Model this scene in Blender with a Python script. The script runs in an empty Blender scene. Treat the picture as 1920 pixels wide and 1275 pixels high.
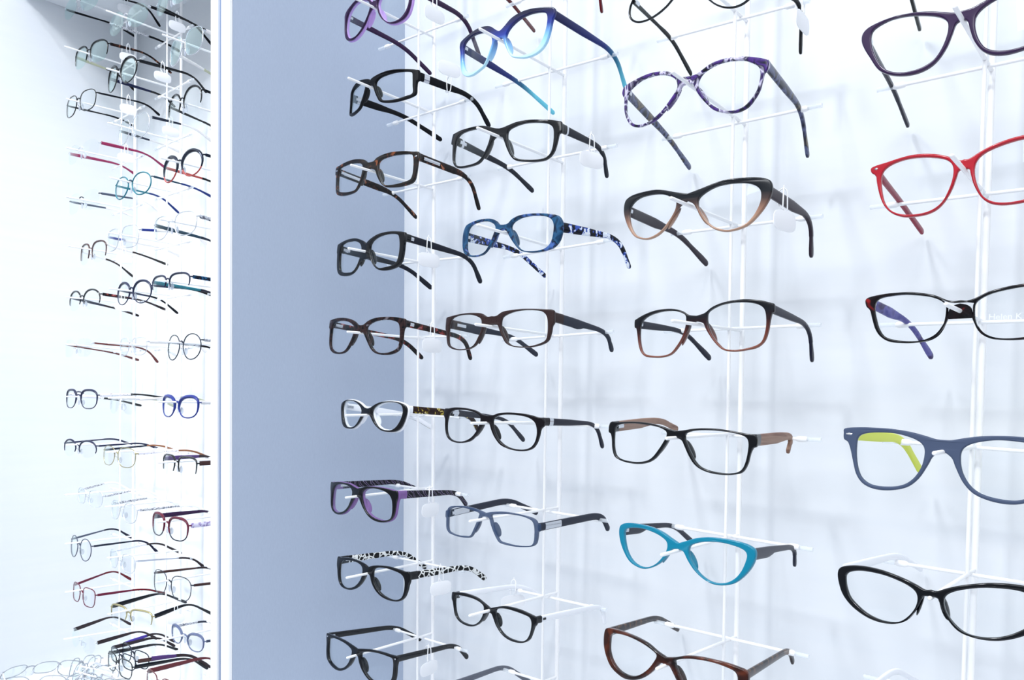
import bpy, bmesh, math, random
from mathutils import Vector, Matrix, Euler
random.seed(7)
SC = bpy.context.scene
COL = SC.collection

# ---------------------------------------------------------------- camera
cam_d = bpy.data.cameras.new('camera')
cam = bpy.data.objects.new('camera', cam_d)
COL.objects.link(cam)
SC.camera = cam
cam_d.sensor_fit = 'HORIZONTAL'
cam_d.sensor_width = 36.0
cam_d.lens = 27.313
cam_d.shift_y = 0.07538
cam_d.clip_start = 0.01
cam_d.clip_end = 50
_R = Vector((0.75154857, 0.65935553, 0.0206163))
_U = Vector((-0.0311399, 0.00424207, 0.99950603))
_F = Vector((-0.65894237, 0.75181932, -0.02372038))
cam.matrix_world = Matrix(((_R.x, _U.x, -_F.x, 0), (_R.y, _U.y, -_F.y, -0.67364571), (_R.z, _U.z, -_F.z, 0), (0, 0, 0, 1)))

# ---------------------------------------------------------------- world, lamps, exposure
SC.view_settings.view_transform = 'Standard'
SC.view_settings.look = 'None'
SC.view_settings.gamma = 1
SC.view_settings.use_curve_mapping = False
SC.view_settings.exposure = 0.19
wd = bpy.data.worlds.new('shop_light')
SC.world = wd
wd.use_nodes = True
_n, _l = wd.node_tree.nodes, wd.node_tree.links
_bg = _n['Background']
_tc = _n.new('ShaderNodeTexCoord'); _sp = _n.new('ShaderNodeSeparateXYZ'); _mr = _n.new('ShaderNodeMapRange')
_mr.inputs['From Min'].default_value = -1; _mr.inputs['From Max'].default_value = 1
_cr = _n.new('ShaderNodeValToRGB'); _e = _cr.color_ramp.elements       # dim floor, dim shop, bright ceiling overhead
while len(_e) < 5: _e.new(0.5)
for _k, (_p, _v) in enumerate(((0.0, 0.36), (0.44, 0.27), (0.58, 0.36), (0.74, 1.05), (1.0, 1.1))):
    _e[_k].position = _p; _e[_k].color = (0.87 * _v, 0.92 * _v, 0.99 * _v, 1)
_l.new(_tc.outputs['Generated'], _sp.inputs[0]); _l.new(_sp.outputs['Z'], _mr.inputs['Value']); _l.new(_mr.outputs['Result'], _cr.inputs['Fac']); _l.new(_cr.outputs['Color'], _bg.inputs['Color'])
_bg.inputs['Strength'].default_value = 1.10
try:
    SC.cycles.transparent_max_bounces = 40
    SC.cycles.max_bounces = 10
except Exception:
    pass

def lamp(name, loc, target, power, size, color=(0.94, 0.97, 1.0), size_y=None, spread=None):
    l = bpy.data.lights.new(name, 'AREA')
    l.energy = power
    l.size = size
    if size_y:
        l.shape = 'RECTANGLE'
        l.size_y = size_y
    l.color = color
    if spread: l.spread = math.radians(spread)
    o = bpy.data.objects.new(name, l)
    COL.objects.link(o)
    o.location = loc
    o.rotation_euler = (Vector(target) - Vector(loc)).to_track_quat('-Z', 'Y').to_euler()
    return o
lamp('ceiling_and_fill_light', (-1.15, -2.0, 2.75), (-1.64, 0.1, -0.12), 2.7, 0.25, spread=24)
lamp('ceiling_and_fill_light', (-1.05, -1.45, 1.8), (-0.55, 0.1, -0.1), 9, 0.30)
lamp('ceiling_and_fill_light', (-0.62, -1.6, 1.85), (-0.40, 0.1, -0.1), 17, 0.20)
lamp('ceiling_and_fill_light', (-0.10, -1.5, 1.8), (-0.20, 0.1, -0.1), 7, 0.30)
lamp('ceiling_and_fill_light', (0.35, -1.9, 1.5), (-0.4, 0.1, -0.1), 13, 0.9)  # broad soft fill, added on the right

# ---------------------------------------------------------------- materials
DK = 1.0
def lin(c):
    return tuple(((x / 255) / 12.92 if x / 255 <= 0.04045 else ((x / 255 + 0.055) / 1.055) ** 2.4) for x in c) + (1.0,)
def shade(c):
    k = DK if max(c) < 225 else 1.0
    return tuple(v * k for v in lin(c)[:3]) + (1.0,)
MATS = {}
def base(name, rough=0.25, spec=0.26, metal=0.0, alpha=1.0, coat=0.0):
    m = bpy.data.materials.new(name)
    m.use_nodes = True
    b = m.node_tree.nodes['Principled BSDF']
    b.inputs['Roughness'].default_value = rough
    b.inputs['Metallic'].default_value = metal
    b.inputs['Specular IOR Level'].default_value = spec
    b.inputs['Alpha'].default_value = alpha
    b.inputs['Coat Weight'].default_value = coat
    return m, m.node_tree.nodes, m.node_tree.links, b
def solid(name, c, **k):
    key = ('s', name)
    if key in MATS: return MATS[key]
    m, n, l, b = base(name, **k)
    b.inputs['Base Color'].default_value = shade(c)
    nz = n.new('ShaderNodeTexNoise'); nz.inputs['Scale'].default_value = 90
    rm = n.new('ShaderNodeMapRange'); r0 = k.get('rough', 0.25)
    rm.inputs['To Min'].default_value = r0 * 0.85; rm.inputs['To Max'].default_value = r0 * 1.15
    l.new(nz.outputs['Fac'], rm.inputs['Value']); l.new(rm.outputs['Result'], b.inputs['Roughness'])
    MATS[key] = m
    return m
def ramp_nodes(n, stops):
    r = n.new('ShaderNodeValToRGB')
    e = r.color_ramp.elements
    while len(e) < len(stops): e.new(0.5)
    for i, (p, c) in enumerate(stops):
        e[i].position = p
        e[i].color = shade(c)
    return r
def gradient(name, axis, a, bnd, stops, **k):
    """colour runs along one axis of the thing itself, from a to bnd (metres)"""
    m, n, l, b = base(name, **k)
    tc = n.new('ShaderNodeTexCoord'); sp = n.new('ShaderNodeSeparateXYZ'); mr = n.new('ShaderNodeMapRange')
    l.new(tc.outputs['Object'], sp.inputs[0]); l.new(sp.outputs['XYZ'.index(axis)], mr.inputs['Value'])
    mr.inputs['From Min'].default_value = a; mr.inputs['From Max'].default_value = bnd
    r = ramp_nodes(n, stops); l.new(mr.outputs['Result'], r.inputs['Fac']); l.new(r.outputs['Color'], b.inputs['Base Color'])
    return m
def mottle(name, stops, scale=140, stretch=(1, 1, 1), kind='noise', const=False, dist=0.6, **k):
    m, n, l, b = base(name, **k)
    tc = n.new('ShaderNodeTexCoord'); mp = n.new('ShaderNodeMapping')
    mp.inputs['Scale'].default_value = stretch
    l.new(tc.outputs['Object'], mp.inputs['Vector'])
    if kind == 'noise':
        t = n.new('ShaderNodeTexNoise'); t.inputs['Scale'].default_value = scale; t.inputs['Detail'].default_value = 2; t.inputs['Distortion'].default_value = dist
        out = t.outputs['Fac']
    elif kind == 'wave':
        t = n.new('ShaderNodeTexWave'); t.inputs['Scale'].default_value = scale; t.inputs['Distortion'].default_value = 6; t.inputs['Detail'].default_value = 2
        t.bands_direction = 'DIAGONAL'
        out = t.outputs['Fac']
    else:
        t = n.new('ShaderNodeTexVoronoi'); t.inputs['Scale'].default_value = scale; t.feature = 'DISTANCE_TO_EDGE' if kind == 'cells' else 'F1'
        out = t.outputs['Distance']
    l.new(mp.outputs['Vector'], t.inputs['Vector'])
    r = ramp_nodes(n, stops)
    if const: r.color_ramp.interpolation = 'CONSTANT'
    l.new(out, r.inputs['Fac']); l.new(r.outputs['Color'], b.inputs['Base Color'])
    return m
def lens_mat(name='clear_lens', tint=(0.972, 0.985, 0.99), ior=1.42):
    key = ('l', name)
    if key in MATS: return MATS[key]
    m = bpy.data.materials.new(name); m.use_nodes = True
    n = m.node_tree.nodes; l = m.node_tree.links
    n.remove(n['Principled BSDF'])
    tr = n.new('ShaderNodeBsdfTransparent'); tr.inputs[0].default_value = tint + (1,)
    gl = n.new('ShaderNodeBsdfGlossy'); gl.inputs['Roughness'].default_value = 0.02; gl.inputs[0].default_value = (0.9, 1.0, 0.98, 1)
    fr = n.new('ShaderNodeFresnel'); fr.inputs[0].default_value = ior
    ge = n.new('ShaderNodeNewGeometry'); im = n.new('ShaderNodeMapRange')     # same reflectance from either face
    im.inputs['To Min'].default_value = ior; im.inputs['To Max'].default_value = 1 / ior
    l.new(ge.outputs['Backfacing'], im.inputs['Value']); l.new(im.outputs['Result'], fr.inputs[0])
    mx = n.new('ShaderNodeMixShader')
    l.new(fr.outputs[0], mx.inputs[0]); l.new(tr.outputs[0], mx.inputs[1]); l.new(gl.outputs[0], mx.inputs[2])
    l.new(mx.outputs[0], n['Material Output'].inputs[0])
    MATS[key] = m
    return m
LENS = lens_mat(tint=(0.988, 0.993, 0.996), ior=1.27)
LENSA = lens_mat('coated_lens', (0.985, 0.992, 0.995), 1.24)
BLACK = solid('gloss_black', (4, 7, 14), rough=0.1, spec=0.45)
MATT = solid('matt_black', (10, 12, 18), rough=0.42, spec=0.15)
CHAR = solid('charcoal_plastic', (24, 28, 40), rough=0.35, spec=0.22)
WHITE = solid('white_plastic', (243, 245, 250), rough=0.25)
SILVER = solid('polished_steel', (205, 208, 214), rough=0.18, metal=1.0)
WIREC = solid('white_powder_coat', (252, 252, 253), rough=0.3, spec=0.5)
CLEAR = solid('clear_sleeve', (238, 244, 250), rough=0.08, alpha=0.42)
TAGM = solid('tag_plastic', (246, 247, 250), rough=0.35)
PADM = solid('clear_silicone', (225, 230, 240), rough=0.12, alpha=0.45)

# ---------------------------------------------------------------- mesh helpers
def link(name, me, mat, parent=None, smooth=True):
    o = bpy.data.objects.new(name, me)
    COL.objects.link(o)
    if mat and not me.materials: me.materials.append(mat)
    if parent: o.parent = parent
    return o
def from_bm(name, bm, mat, parent=None, angle=40):
    bmesh.ops.recalc_face_normals(bm, faces=bm.faces)
    me = bpy.data.meshes.new(name); bm.to_mesh(me); bm.free()
    me.shade_smooth()
    me.set_sharp_from_angle(angle=math.radians(angle))
    return link(name, me, mat, parent)
def tag(o, label=None, cat=None, group=None, kind=None):
    if label: o['label'] = label
    if cat: o['category'] = cat
    if group: o['group'] = group
    if kind: o['kind'] = kind
    return o
def empty(name, loc=(0, 0, 0), rot=None):
    o = bpy.data.objects.new(name, None); COL.objects.link(o)
    o.empty_display_size = 0.02
    o.location = loc
    if rot is not None: o.rotation_euler = rot
    return o
def box(name, lo, hi, mat, parent=None, bev=0.0, shear=None):
    bm = bmesh.new()
    bmesh.ops.create_cube(bm, size=1)
    for v in bm.verts:
        v.co = Vector([lo[i] + (v.co[i] + 0.5) * (hi[i] - lo[i]) for i in range(3)])
        if shear: v.co.x += shear * (v.co.z - 0.07)
    if bev: bmesh.ops.bevel(bm, geom=bm.edges[:], offset=bev, segments=2, affect='EDGES')
    return from_bm(name, bm, mat, parent, 30)
def tube_bm(bm, pts, r, seg=10, round_ends=True, closed=False, rs=None):
    pts = [Vector(p) for p in pts]
    if round_ends and not closed:
        d0 = (pts[0] - pts[1]).normalized(); d1 = (pts[-1] - pts[-2]).normalized()
        r0 = rs[0] if rs else r; r1 = rs[-1] if rs else r
        path = [(pts[0] + d0 * r0 * 0.95, r0 * 0.3), (pts[0] + d0 * r0 * 0.6, r0 * 0.78)] + [(p, rs[i] if rs else r) for i, p in enumerate(pts)] + [(pts[-1] + d1 * r1 * 0.6, r1 * 0.78), (pts[-1] + d1 * r1 * 0.95, r1 * 0.3)]
    else:
        path = [(p, rs[i] if rs else r) for i, p in enumerate(pts)]
    N = len(path); rings = []; prev = None
    for i, (p, rad) in enumerate(path):
        if closed: t = (path[(i + 1) % N][0] - path[i - 1][0])
        else: t = (path[min(i + 1, N - 1)][0] - path[max(i - 1, 0)][0])
        t.normalize()
        if prev is None:
            a = Vector((0, 0, 1)) if abs(t.z) < 0.9 else Vector((1, 0, 0))
            u = t.cross(a).normalized()
        else:
            u = (prev - t * prev.dot(t)).normalized()
        prev = u; w = t.cross(u)
        rings.append([bm.verts.new(p + (u * math.cos(2 * math.pi * k / seg) + w * math.sin(2 * math.pi * k / seg)) * rad) for k in range(seg)])
    for i in range(N if closed else N - 1):
        A = rings[i]; B = rings[(i + 1) % N]
        for k in range(seg):
            bm.faces.new((A[k], A[(k + 1) % seg], B[(k + 1) % seg], B[k]))
    if not closed:
        bm.faces.new(rings[0]); bm.faces.new(rings[-1])
def tube(name, pts, r, mat, parent=None, seg=10, **k):
    bm = bmesh.new(); tube_bm(bm, pts, r, seg, **k)
    return from_bm(name, bm, mat, parent, 50)
def catmull(pts, n, closed=True):
    out = []; N = len(pts); rng = range(N) if closed else range(N - 1)
    for i in rng:
        if closed: p0, p1, p2, p3 = pts[i - 1], pts[i], pts[(i + 1) % N], pts[(i + 2) % N]
        else: p0, p1, p2, p3 = pts[max(i - 1, 0)], pts[i], pts[i + 1], pts[min(i + 2, N - 1)]
        for k in range(n):
            t = k / n
            out.append(tuple(0.5 * (2 * b + (c - a) * t + (2 * a - 5 * b + 4 * c - d) * t * t + (3 * b - a - 3 * c + d) * t ** 3) for a, b, c, d in zip(p0, p1, p2, p3)))
    if not closed: out.append(tuple(pts[-1]))
    return out

def lens_mesh(I, K, name, parent, sgn, bulge=0.0012, mat=None, th=0.0012):
    """a solid curved lens whose edge follows the outline I"""
    cu = sum(p[0] for p in I) / len(I); cv = sum(p[1] for p in I) / len(I)
    bm = bmesh.new(); sides = []
    rings = 5
    for side in (0, 1):
        layers = []
        for q in range(rings, 0, -1):
            f = q / rings
            row = []
            for (u, v) in I:
                uu = cu + (u - cu) * f; vv = cv + (v - cv) * f
                y = K * uu * uu - bulge * (1 - f * f) + 0.0004 + side * th
                row.append(bm.verts.new((sgn * uu, y, vv)))
            layers.append(row)
        c = bm.verts.new((sgn * cu, K * cu * cu - bulge + 0.0004 + side * th, cv))
        n = len(I)
        for a, b in zip(layers, layers[1:]):
            for k in range(n): bm.faces.new((a[k], a[(k + 1) % n], b[(k + 1) % n], b[k]))
        for k in range(n): bm.faces.new((layers[-1][k], layers[-1][(k + 1) % n], c))
        sides.append(layers[0])
    n = len(I)
    for k in range(n): bm.faces.new((sides[0][k], sides[0][(k + 1) % n], sides[1][(k + 1) % n], sides[1][k]))
    return from_bm(name, bm, mat or LENS, parent, 30)

def front_mesh(O, I, K, name, parent, mat, th=0.0038, bev=0.0010, y0=0.0, grow=0.0):
    """frame front: outline O (right half, bridge top to bridge bottom), lens opening I, mirrored and bent by K"""
    half = catmull(O, 5, closed=False)
    full = half + [(-u, v) for (u, v) in reversed(half[1:-1])]
    hole = catmull(I, 5)
    cu = bpy.data.curves.new('outline', 'CURVE')
    cu.dimensions = '2D'; cu.fill_mode = 'BOTH'
    cu.extrude = max(th / 2 - bev, 0.0002); cu.bevel_depth = bev; cu.bevel_resolution = 3; cu.offset = -bev + grow
    for loop in (full, hole, [(-u, v) for u, v in hole]):
        s = cu.splines.new('POLY'); s.points.add(len(loop) - 1); s.use_cyclic_u = True
        for p, (u, v) in zip(s.points, loop): p.co = (u * 100, v * 100, 0, 1)   # cm scale keeps the fill robust
    cu.extrude *= 100; cu.bevel_depth *= 100; cu.offset *= 100
    tmp = bpy.data.objects.new('outline', cu); COL.objects.link(tmp)
    bpy.context.view_layer.update()
    dg = bpy.context.evaluated_depsgraph_get()
    me = bpy.data.meshes.new_from_object(tmp.evaluated_get(dg))
    bpy.data.objects.remove(tmp); bpy.data.curves.remove(cu)
    for v in me.vertices:
        x, y, z = v.co / 100
        v.co = (x, K * x * x - z + y0, y)
    bm = bmesh.new(); bm.from_mesh(me); bpy.data.meshes.remove(me)
    bmesh.ops.remove_doubles(bm, verts=bm.verts, dist=0.00001)
    return from_bm(name, bm, mat, parent, 45)

def path_of(h, bend, tip, n1=14, n2=12):
    """centre line of a temple: hinge, straight run, rounded bend, tip"""
    H, B, T = Vector(h), Vector(bend), Vector(tip)
    d1 = min((B - H).length * 0.3, 0.022); d2 = min((T - B).length * 0.5, 0.018)
    A = B + (H - B).normalized() * d1; C = B + (T - B).normalized() * d2
    pts = [(H.lerp(A, i / n1), i / n1 * 0.86) for i in range(n1)]
    for i in range(9):
        t = i / 8
        p = A * (1 - t) ** 2 + B * 2 * t * (1 - t) + C * t * t
        pts.append((p, 0.86 + 0.30 * t))
    pts += [(C.lerp(T, i / n2), 1.16 + 0.84 * i / n2) for i in range(1, n2 + 1)]
    return pts
def interp(tab, t):
    if t <= tab[0][0]: return tab[0][1:]
    for a, b in zip(tab, tab[1:]):
        if t <= b[0]:
            f = (t - a[0]) / max(b[0] - a[0], 1e-6)
            return tuple(x + (y - x) * f for x, y in zip(a[1:], b[1:]))
    return tab[-1][1:]
def temple_mesh(path, prof, name, parent, mat, t0=0.0, t1=2.0, th=0.0030, side=0.0, sgn=1, round_tip=True, seg=14, ex=3.2):
    """loft along the path between t0 and t1; prof = (t, up mm, down mm)"""
    P = []
    for (p, t), (p2, t2) in zip(path, path[1:]):
        if t >= t0 and t <= t1: P.append((p, t))
        for cut in (t0, t1):
            if t < cut < t2:
                P.append((p.lerp(p2, (cut - t) / (t2 - t)), cut))
    if path[-1][1] <= t1: P.append(path[-1])
    P.sort(key=lambda q: q[1])
    Q = []
    for p, t in P:
        if not Q or (p - Q[-1][0]).length > 1e-5: Q.append((p, t))
    P = Q
    horiz = Vector((P[-1][0].x - P[0][0].x, P[-1][0].y - P[0][0].y, 0))
    B = Vector((horiz.y, -horiz.x, 0)).normalized()     # points to +x side
    if B.x < 0: B = -B
    bm = bmesh.new(); rings = []; N = len(P)
    last_h = sum(interp(prof, P[-1][1])) / 2000
    rows = []
    for i, (p, t) in enumerate(P):
        tg = (P[min(i + 1, N - 1)][0] - P[max(i - 1, 0)][0]).normalized()
        up, dn = interp(prof, t)
        rows.append((p, tg, up / 1000, dn / 1000, th * (1.0 if t < 1.2 else 0.85)))
    if round_tip and t1 >= 2.0:
        p, tg, up, dn, tt = rows[-1]
        r = (up + dn) / 2
        for a in (0.45, 0.8, 0.97):
            s = math.sqrt(1 - a * a)
            c = (up - dn) / 2
            rows.append((p + tg * r * a, tg, c + r * s, -c + r * s, tt * (0.6 + 0.4 * s)))
    for p, tg, up, dn, tt in rows:
        nrm = B.cross(tg)
        if nrm.z < 0: nrm = -nrm
        row = []
        for k in range(seg):
            a = 2 * math.pi * k / seg
            ca, sa = math.cos(a), math.sin(a)
            x = math.copysign(abs(ca) ** (2 / ex), ca) * tt / 2
            z = math.copysign(abs(sa) ** (2 / ex), sa)
            z = (up - dn) / 2 + z * (up + dn) / 2
            row.append(bm.verts.new(p + B * (x + side * sgn) + nrm * z))
        rings.append(row)
    for A, C in zip(rings, rings[1:]):
        for k in range(seg): bm.faces.new((A[k], A[(k + 1) % seg], C[(k + 1) % seg], C[k]))
    bm.faces.new(rings[0]); bm.faces.new(rings[-1])
    return from_bm(name, bm, mat, parent, 48)
def pad_mesh(name, parent, c, r, rotz, mat):
    bm = bmesh.new()
    bmesh.ops.create_uvsphere(bm, u_segments=14, v_segments=8, radius=1)
    M = Matrix.Translation(c) @ Matrix.Rotation(rotz, 4, 'Z') @ Matrix.Diagonal((r[0], r[1], r[2], 1))
    bmesh.ops.transform(bm, matrix=M, verts=bm.verts)
    return from_bm(name, bm, mat, parent, 60)

GLASSES = {"A1":{"P":[-0.7737,-0.0645,0.4823],"q":[-0.0186,0.0595,-0.025],"K":1.16,"O":[[0,39],[43,35],[114,92],[254,157],[407,161],[557,121],[645,81],[677,33],[671,-17],[661,-87],[652,-157],[622,-243],[564,-299],[480,-324],[383,-325],[288,-297],[201,-243],[126,-161],[75,-90],[55,-64],[0,-36]],"I":[[75,-16],[97,-85],[143,-166],[218,-241],[319,-295],[419,-304],[505,-288],[572,-239],[614,-170],[628,-100],[626,-38],[601,34],[532,91],[426,130],[304,128],[180,96],[102,47]],"R":[[682,912,22],[706,1178,-361]],"L":[[-502,892,-70],[-406,1306,-304]],"h":[677,33]},
"A2":{"P":[-0.7734,-0.0675,0.3839],"q":[-0.0325,0.0482,-0.0302],"K":4.13,"O":[[0,29],[24,57],[136,84],[278,104],[404,107],[552,97],[656,85],[687,70],[694,-35],[674,-57],[670,-118],[670,-191],[637,-227],[546,-260],[411,-282],[285,-277],[199,-253],[149,-197],[103,-125],[72,-66],[44,-39],[0,-18]],"I":[[106,-7],[157,32],[255,54],[383,69],[499,72],[575,66],[613,46],[622,-12],[628,-96],[633,-190],[564,-219],[467,-245],[360,-254],[241,-240],[193,-193],[150,-133],[117,-63]],"R":[[816,976,-5],[867,1216,-289]],"L":[[-519,932,-5],[-382,1492,-186]],"h":[690,18]},
"A3":{"P":[-0.7732,-0.0655,0.2843],"q":[0.1266,0.014,-0.0491],"K":1.86,"O":[[0,41],[51,47],[106,84],[203,110],[335,125],[500,120],[620,105],[702,91],[713,5],[697,-10],[692,-63],[683,-169],[664,-243],[611,-283],[493,-307],[367,-309],[261,-294],[189,-243],[125,-154],[91,-84],[60,-59],[0,-40]],"I":[[134,-2],[166,43],[247,67],[364,81],[490,82],[587,75],[624,54],[638,-17],[640,-103],[633,-177],[608,-229],[526,-256],[390,-276],[273,-273],[231,-253],[184,-183],[150,-102]],"R":[[903,842,-4],[944,1001,-360]],"L":[[-547,1026,3],[-480,1408,-227]],"h":[709,43]},
"A4":{"P":[-0.773,-0.0708,0.1775],"q":[-0.0191,0.0063,-0.0489],"K":1.22,"O":[[0,95],[24,116],[90,152],[220,192],[376,204],[524,196],[645,177],[678,158],[687,73],[676,42],[666,-89],[639,-182],[573,-235],[460,-260],[339,-262],[242,-238],[173,-189],[117,-129],[80,-99],[0,-94]],"I":[[97,80],[144,124],[239,157],[364,171],[469,170],[542,156],[579,129],[600,43],[599,-63],[580,-146],[548,-186],[471,-212],[351,-225],[273,-224],[197,-191],[141,-121],[100,-40],[85,27]],"R":[[782,1035,57],[800,1206,-213]],"L":[[-449,1011,49],[-360,1388,-175]],"h":[677,116]},
"A5":{"P":[-0.7728,-0.077,0.0818],"q":[0.0584,0.0314,-0.051],"K":1.69,"O":[[0,47],[55,57],[128,100],[230,132],[370,148],[516,149],[643,134],[687,119],[700,40],[684,14],[675,-24],[670,-140],[644,-225],[593,-275],[506,-304],[387,-310],[288,-294],[210,-247],[141,-161],[86,-85],[51,-47],[0,-47]],"I":[[115,13],[149,51],[234,89],[346,108],[454,111],[547,96],[599,70],[624,7],[632,-88],[627,-173],[601,-227],[541,-260],[465,-282],[371,-287],[285,-267],[221,-214],[169,-139],[130,-63]],"R":[[770,1058,26],[786,1173,-218]],"L":[[-416,1128,11],[-335,1418,-203]],"h":[694,77]},
"A6":{"P":[-0.7726,-0.0658,-0.0192],"q":[-0.042,0.0061,-0.0477],"K":1.77,"O":[[0,35],[68,48],[168,95],[279,125],[400,136],[515,133],[612,113],[667,85],[686,38],[674,-42],[643,-128],[601,-189],[529,-226],[416,-237],[309,-229],[210,-188],[137,-131],[79,-67],[41,-41],[0,-35]],"I":[[123,22],[202,80],[311,116],[430,125],[530,117],[601,88],[625,30],[616,-34],[588,-99],[538,-166],[471,-207],[384,-217],[291,-205],[224,-171],[161,-108],[121,-44]],"R":[[763,1041,39],[776,1186,-160]],"L":[[-373,995,-15],[-276,1283,-165]],"h":[685,49]},
"A7":{"P":[-0.7724,-0.0791,-0.1198],"q":[-0.0289,-0.0081,-0.0491],"K":1.75,"O":[[0,52],[84,70],[200,96],[356,100],[501,94],[623,78],[678,74],[687,-6],[673,-55],[663,-140],[648,-215],[606,-272],[527,-306],[429,-317],[324,-301],[227,-258],[138,-180],[81,-110],[41,-59],[0,-53]],"I":[[99,-10],[138,42],[234,72],[357,77],[475,60],[560,25],[604,-30],[619,-102],[620,-186],[604,-246],[553,-277],[470,-291],[368,-281],[274,-253],[190,-197],[133,-116]],"R":[[546,1176,27],[522,1361,-137]],"L":[[-606,1140,75],[-589,1405,-22]],"h":[681,30]},
"A8":{"P":[-0.7722,-0.06,-0.2192],"q":[0.0355,-0.0037,-0.0494],"K":1.45,"O":[[0,42],[85,74],[211,94],[359,102],[501,91],[609,75],[681,72],[696,-22],[678,-89],[663,-156],[629,-235],[566,-288],[472,-308],[358,-304],[253,-278],[156,-222],[86,-145],[46,-62],[20,-44],[0,-43]],"I":[[100,-10],[128,39],[213,67],[332,73],[462,59],[559,34],[608,-13],[620,-87],[612,-174],[583,-242],[525,-278],[443,-291],[342,-274],[250,-240],[168,-176],[114,-96]],"R":[[836,956,77],[877,1209,-94]],"L":[[-461,1002,84],[-376,1367,-152]],"h":[688,25]},
"A9":{"P":[-0.7719,-0.0757,-0.3181],"q":[0.021,-0.0046,-0.0511],"K":1.3,"O":[[0,36],[100,57],[258,82],[437,89],[578,84],[672,83],[693,69],[690,11],[681,-49],[675,-166],[641,-247],[535,-302],[408,-324],[303,-310],[207,-268],[121,-200],[65,-126],[33,-56],[0,-36]],"I":[[90,-22],[135,23],[260,53],[410,62],[538,55],[608,42],[627,-7],[629,-80],[622,-167],[586,-238],[491,-279],[377,-294],[285,-271],[203,-225],[132,-143]],"R":[[590,1153,13],[569,1394,-200]],"L":[[-620,1179,0],[-594,1634,-248]],"h":[687,47]},
"B1":{"P":[-0.5575,-0.0691,0.38],"q":[-0.0155,0.033,-0.0464],"K":1.68,"O":[[0,41],[26,49],[73,78],[152,131],[265,162],[385,169],[512,156],[624,136],[669,119],[682,76],[671,34],[656,-7],[643,-93],[613,-203],[560,-273],[481,-313],[376,-324],[264,-301],[192,-272],[131,-194],[80,-108],[56,-56],[0,-38]],"I":[[98,-48],[128,18],[205,72],[304,107],[411,118],[516,109],[574,88],[597,48],[600,-14],[589,-92],[561,-176],[516,-239],[447,-279],[352,-292],[262,-283],[202,-256],[161,-201],[124,-128]],"R":[[752,1016,28],[778,1227,-295]],"L":[[-600,996,-7],[-548,1576,-174]],"h":[678,68]},
"B2":{"P":[-0.557,-0.0674,0.2794],"q":[0.1275,0.0786,-0.0465],"K":1.99,"O":[[0,39],[51,46],[115,64],[208,89],[330,102],[459,100],[573,94],[667,79],[700,66],[715,-28],[686,-51],[677,-122],[660,-212],[626,-275],[565,-316],[462,-330],[333,-325],[238,-308],[179,-263],[126,-186],[83,-109],[54,-61],[0,-38]],"I":[[113,-47],[122,8],[183,40],[284,66],[394,72],[511,64],[579,45],[621,4],[635,-77],[636,-167],[621,-239],[580,-284],[498,-306],[381,-308],[278,-295],[217,-265],[172,-208],[135,-131]],"R":[[750,906,64],[776,1008,-198]],"L":[[-607,1083,-1],[-550,1539,-145]],"h":[709,17]},
"B3":{"P":[-0.5566,-0.058,0.1816],"q":[0.0274,0.0455,-0.0472],"K":2.47,"O":[[0,29],[59,38],[113,81],[201,112],[329,123],[451,122],[568,110],[644,91],[684,40],[698,-18],[695,-82],[675,-163],[626,-227],[545,-263],[429,-282],[327,-278],[250,-257],[190,-209],[125,-140],[71,-71],[44,-41],[0,-28]],"I":[[127,-47],[110,1],[140,46],[226,83],[332,98],[434,97],[513,86],[573,55],[601,0],[604,-81],[592,-163],[560,-218],[496,-254],[398,-266],[293,-259],[224,-219],[171,-142]],"R":[[875,887,25],[925,1062,-251]],"L":[[-585,929,-7],[-508,1418,-231]],"h":[697,-23]},
"B4":{"P":[-0.5562,-0.0742,0.0815],"q":[0.0951,-0.0114,-0.0489],"K":2.07,"O":[[0,46],[62,46],[139,84],[236,97],[369,104],[516,100],[619,93],[701,84],[714,37],[717,-43],[699,-79],[688,-151],[664,-223],[606,-263],[504,-289],[387,-294],[274,-281],[198,-247],[152,-186],[116,-120],[90,-63],[67,-48],[0,-45]],"I":[[128,-37],[142,23],[205,57],[299,81],[420,90],[536,82],[602,62],[641,12],[653,-70],[652,-160],[636,-218],[587,-249],[494,-276],[386,-283],[284,-272],[219,-234],[173,-168],[139,-102]],"R":[[816,1011,-24],[824,1111,-203]],"L":[[-547,1140,1],[-484,1558,-172]],"h":[713,20]},
"B5":{"P":[-0.5557,-0.0787,-0.0214],"q":[0.0316,0.0466,-0.0524],"K":1.5,"O":[[0,33],[77,43],[168,73],[291,88],[409,90],[524,84],[626,66],[685,59],[699,-8],[667,-51],[655,-124],[633,-198],[589,-256],[511,-287],[408,-295],[298,-282],[204,-251],[127,-184],[77,-115],[45,-52],[26,-40],[0,-33]],"I":[[85,-30],[104,18],[182,51],[293,65],[412,65],[517,52],[592,13],[622,-47],[629,-109],[616,-182],[577,-239],[509,-269],[427,-278],[329,-270],[237,-238],[162,-181],[111,-102]],"R":[[630,1115,46],[633,1269,-198]],"L":[[-714,1160,-3],[-711,1533,-250]],"h":[690,27]},
"B6":{"P":[-0.5553,-0.0784,-0.1224],"q":[-0.0174,-0.0117,-0.0477],"K":1.66,"O":[[0,19],[90,40],[234,57],[370,56],[489,45],[582,32],[633,10],[660,-23],[684,-29],[687,-91],[669,-111],[666,-155],[654,-219],[616,-254],[536,-272],[431,-282],[321,-280],[217,-266],[167,-221],[114,-144],[78,-74],[57,-30],[0,-19]],"I":[[94,-26],[92,6],[165,22],[304,36],[436,36],[542,19],[604,-11],[627,-71],[631,-150],[624,-213],[596,-248],[525,-262],[420,-268],[309,-259],[216,-243],[164,-166],[123,-88]],"R":[[662,1153,13],[657,1281,-142]],"L":[[-714,1128,50],[-732,1679,-126]],"h":[686,-60]},
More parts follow.
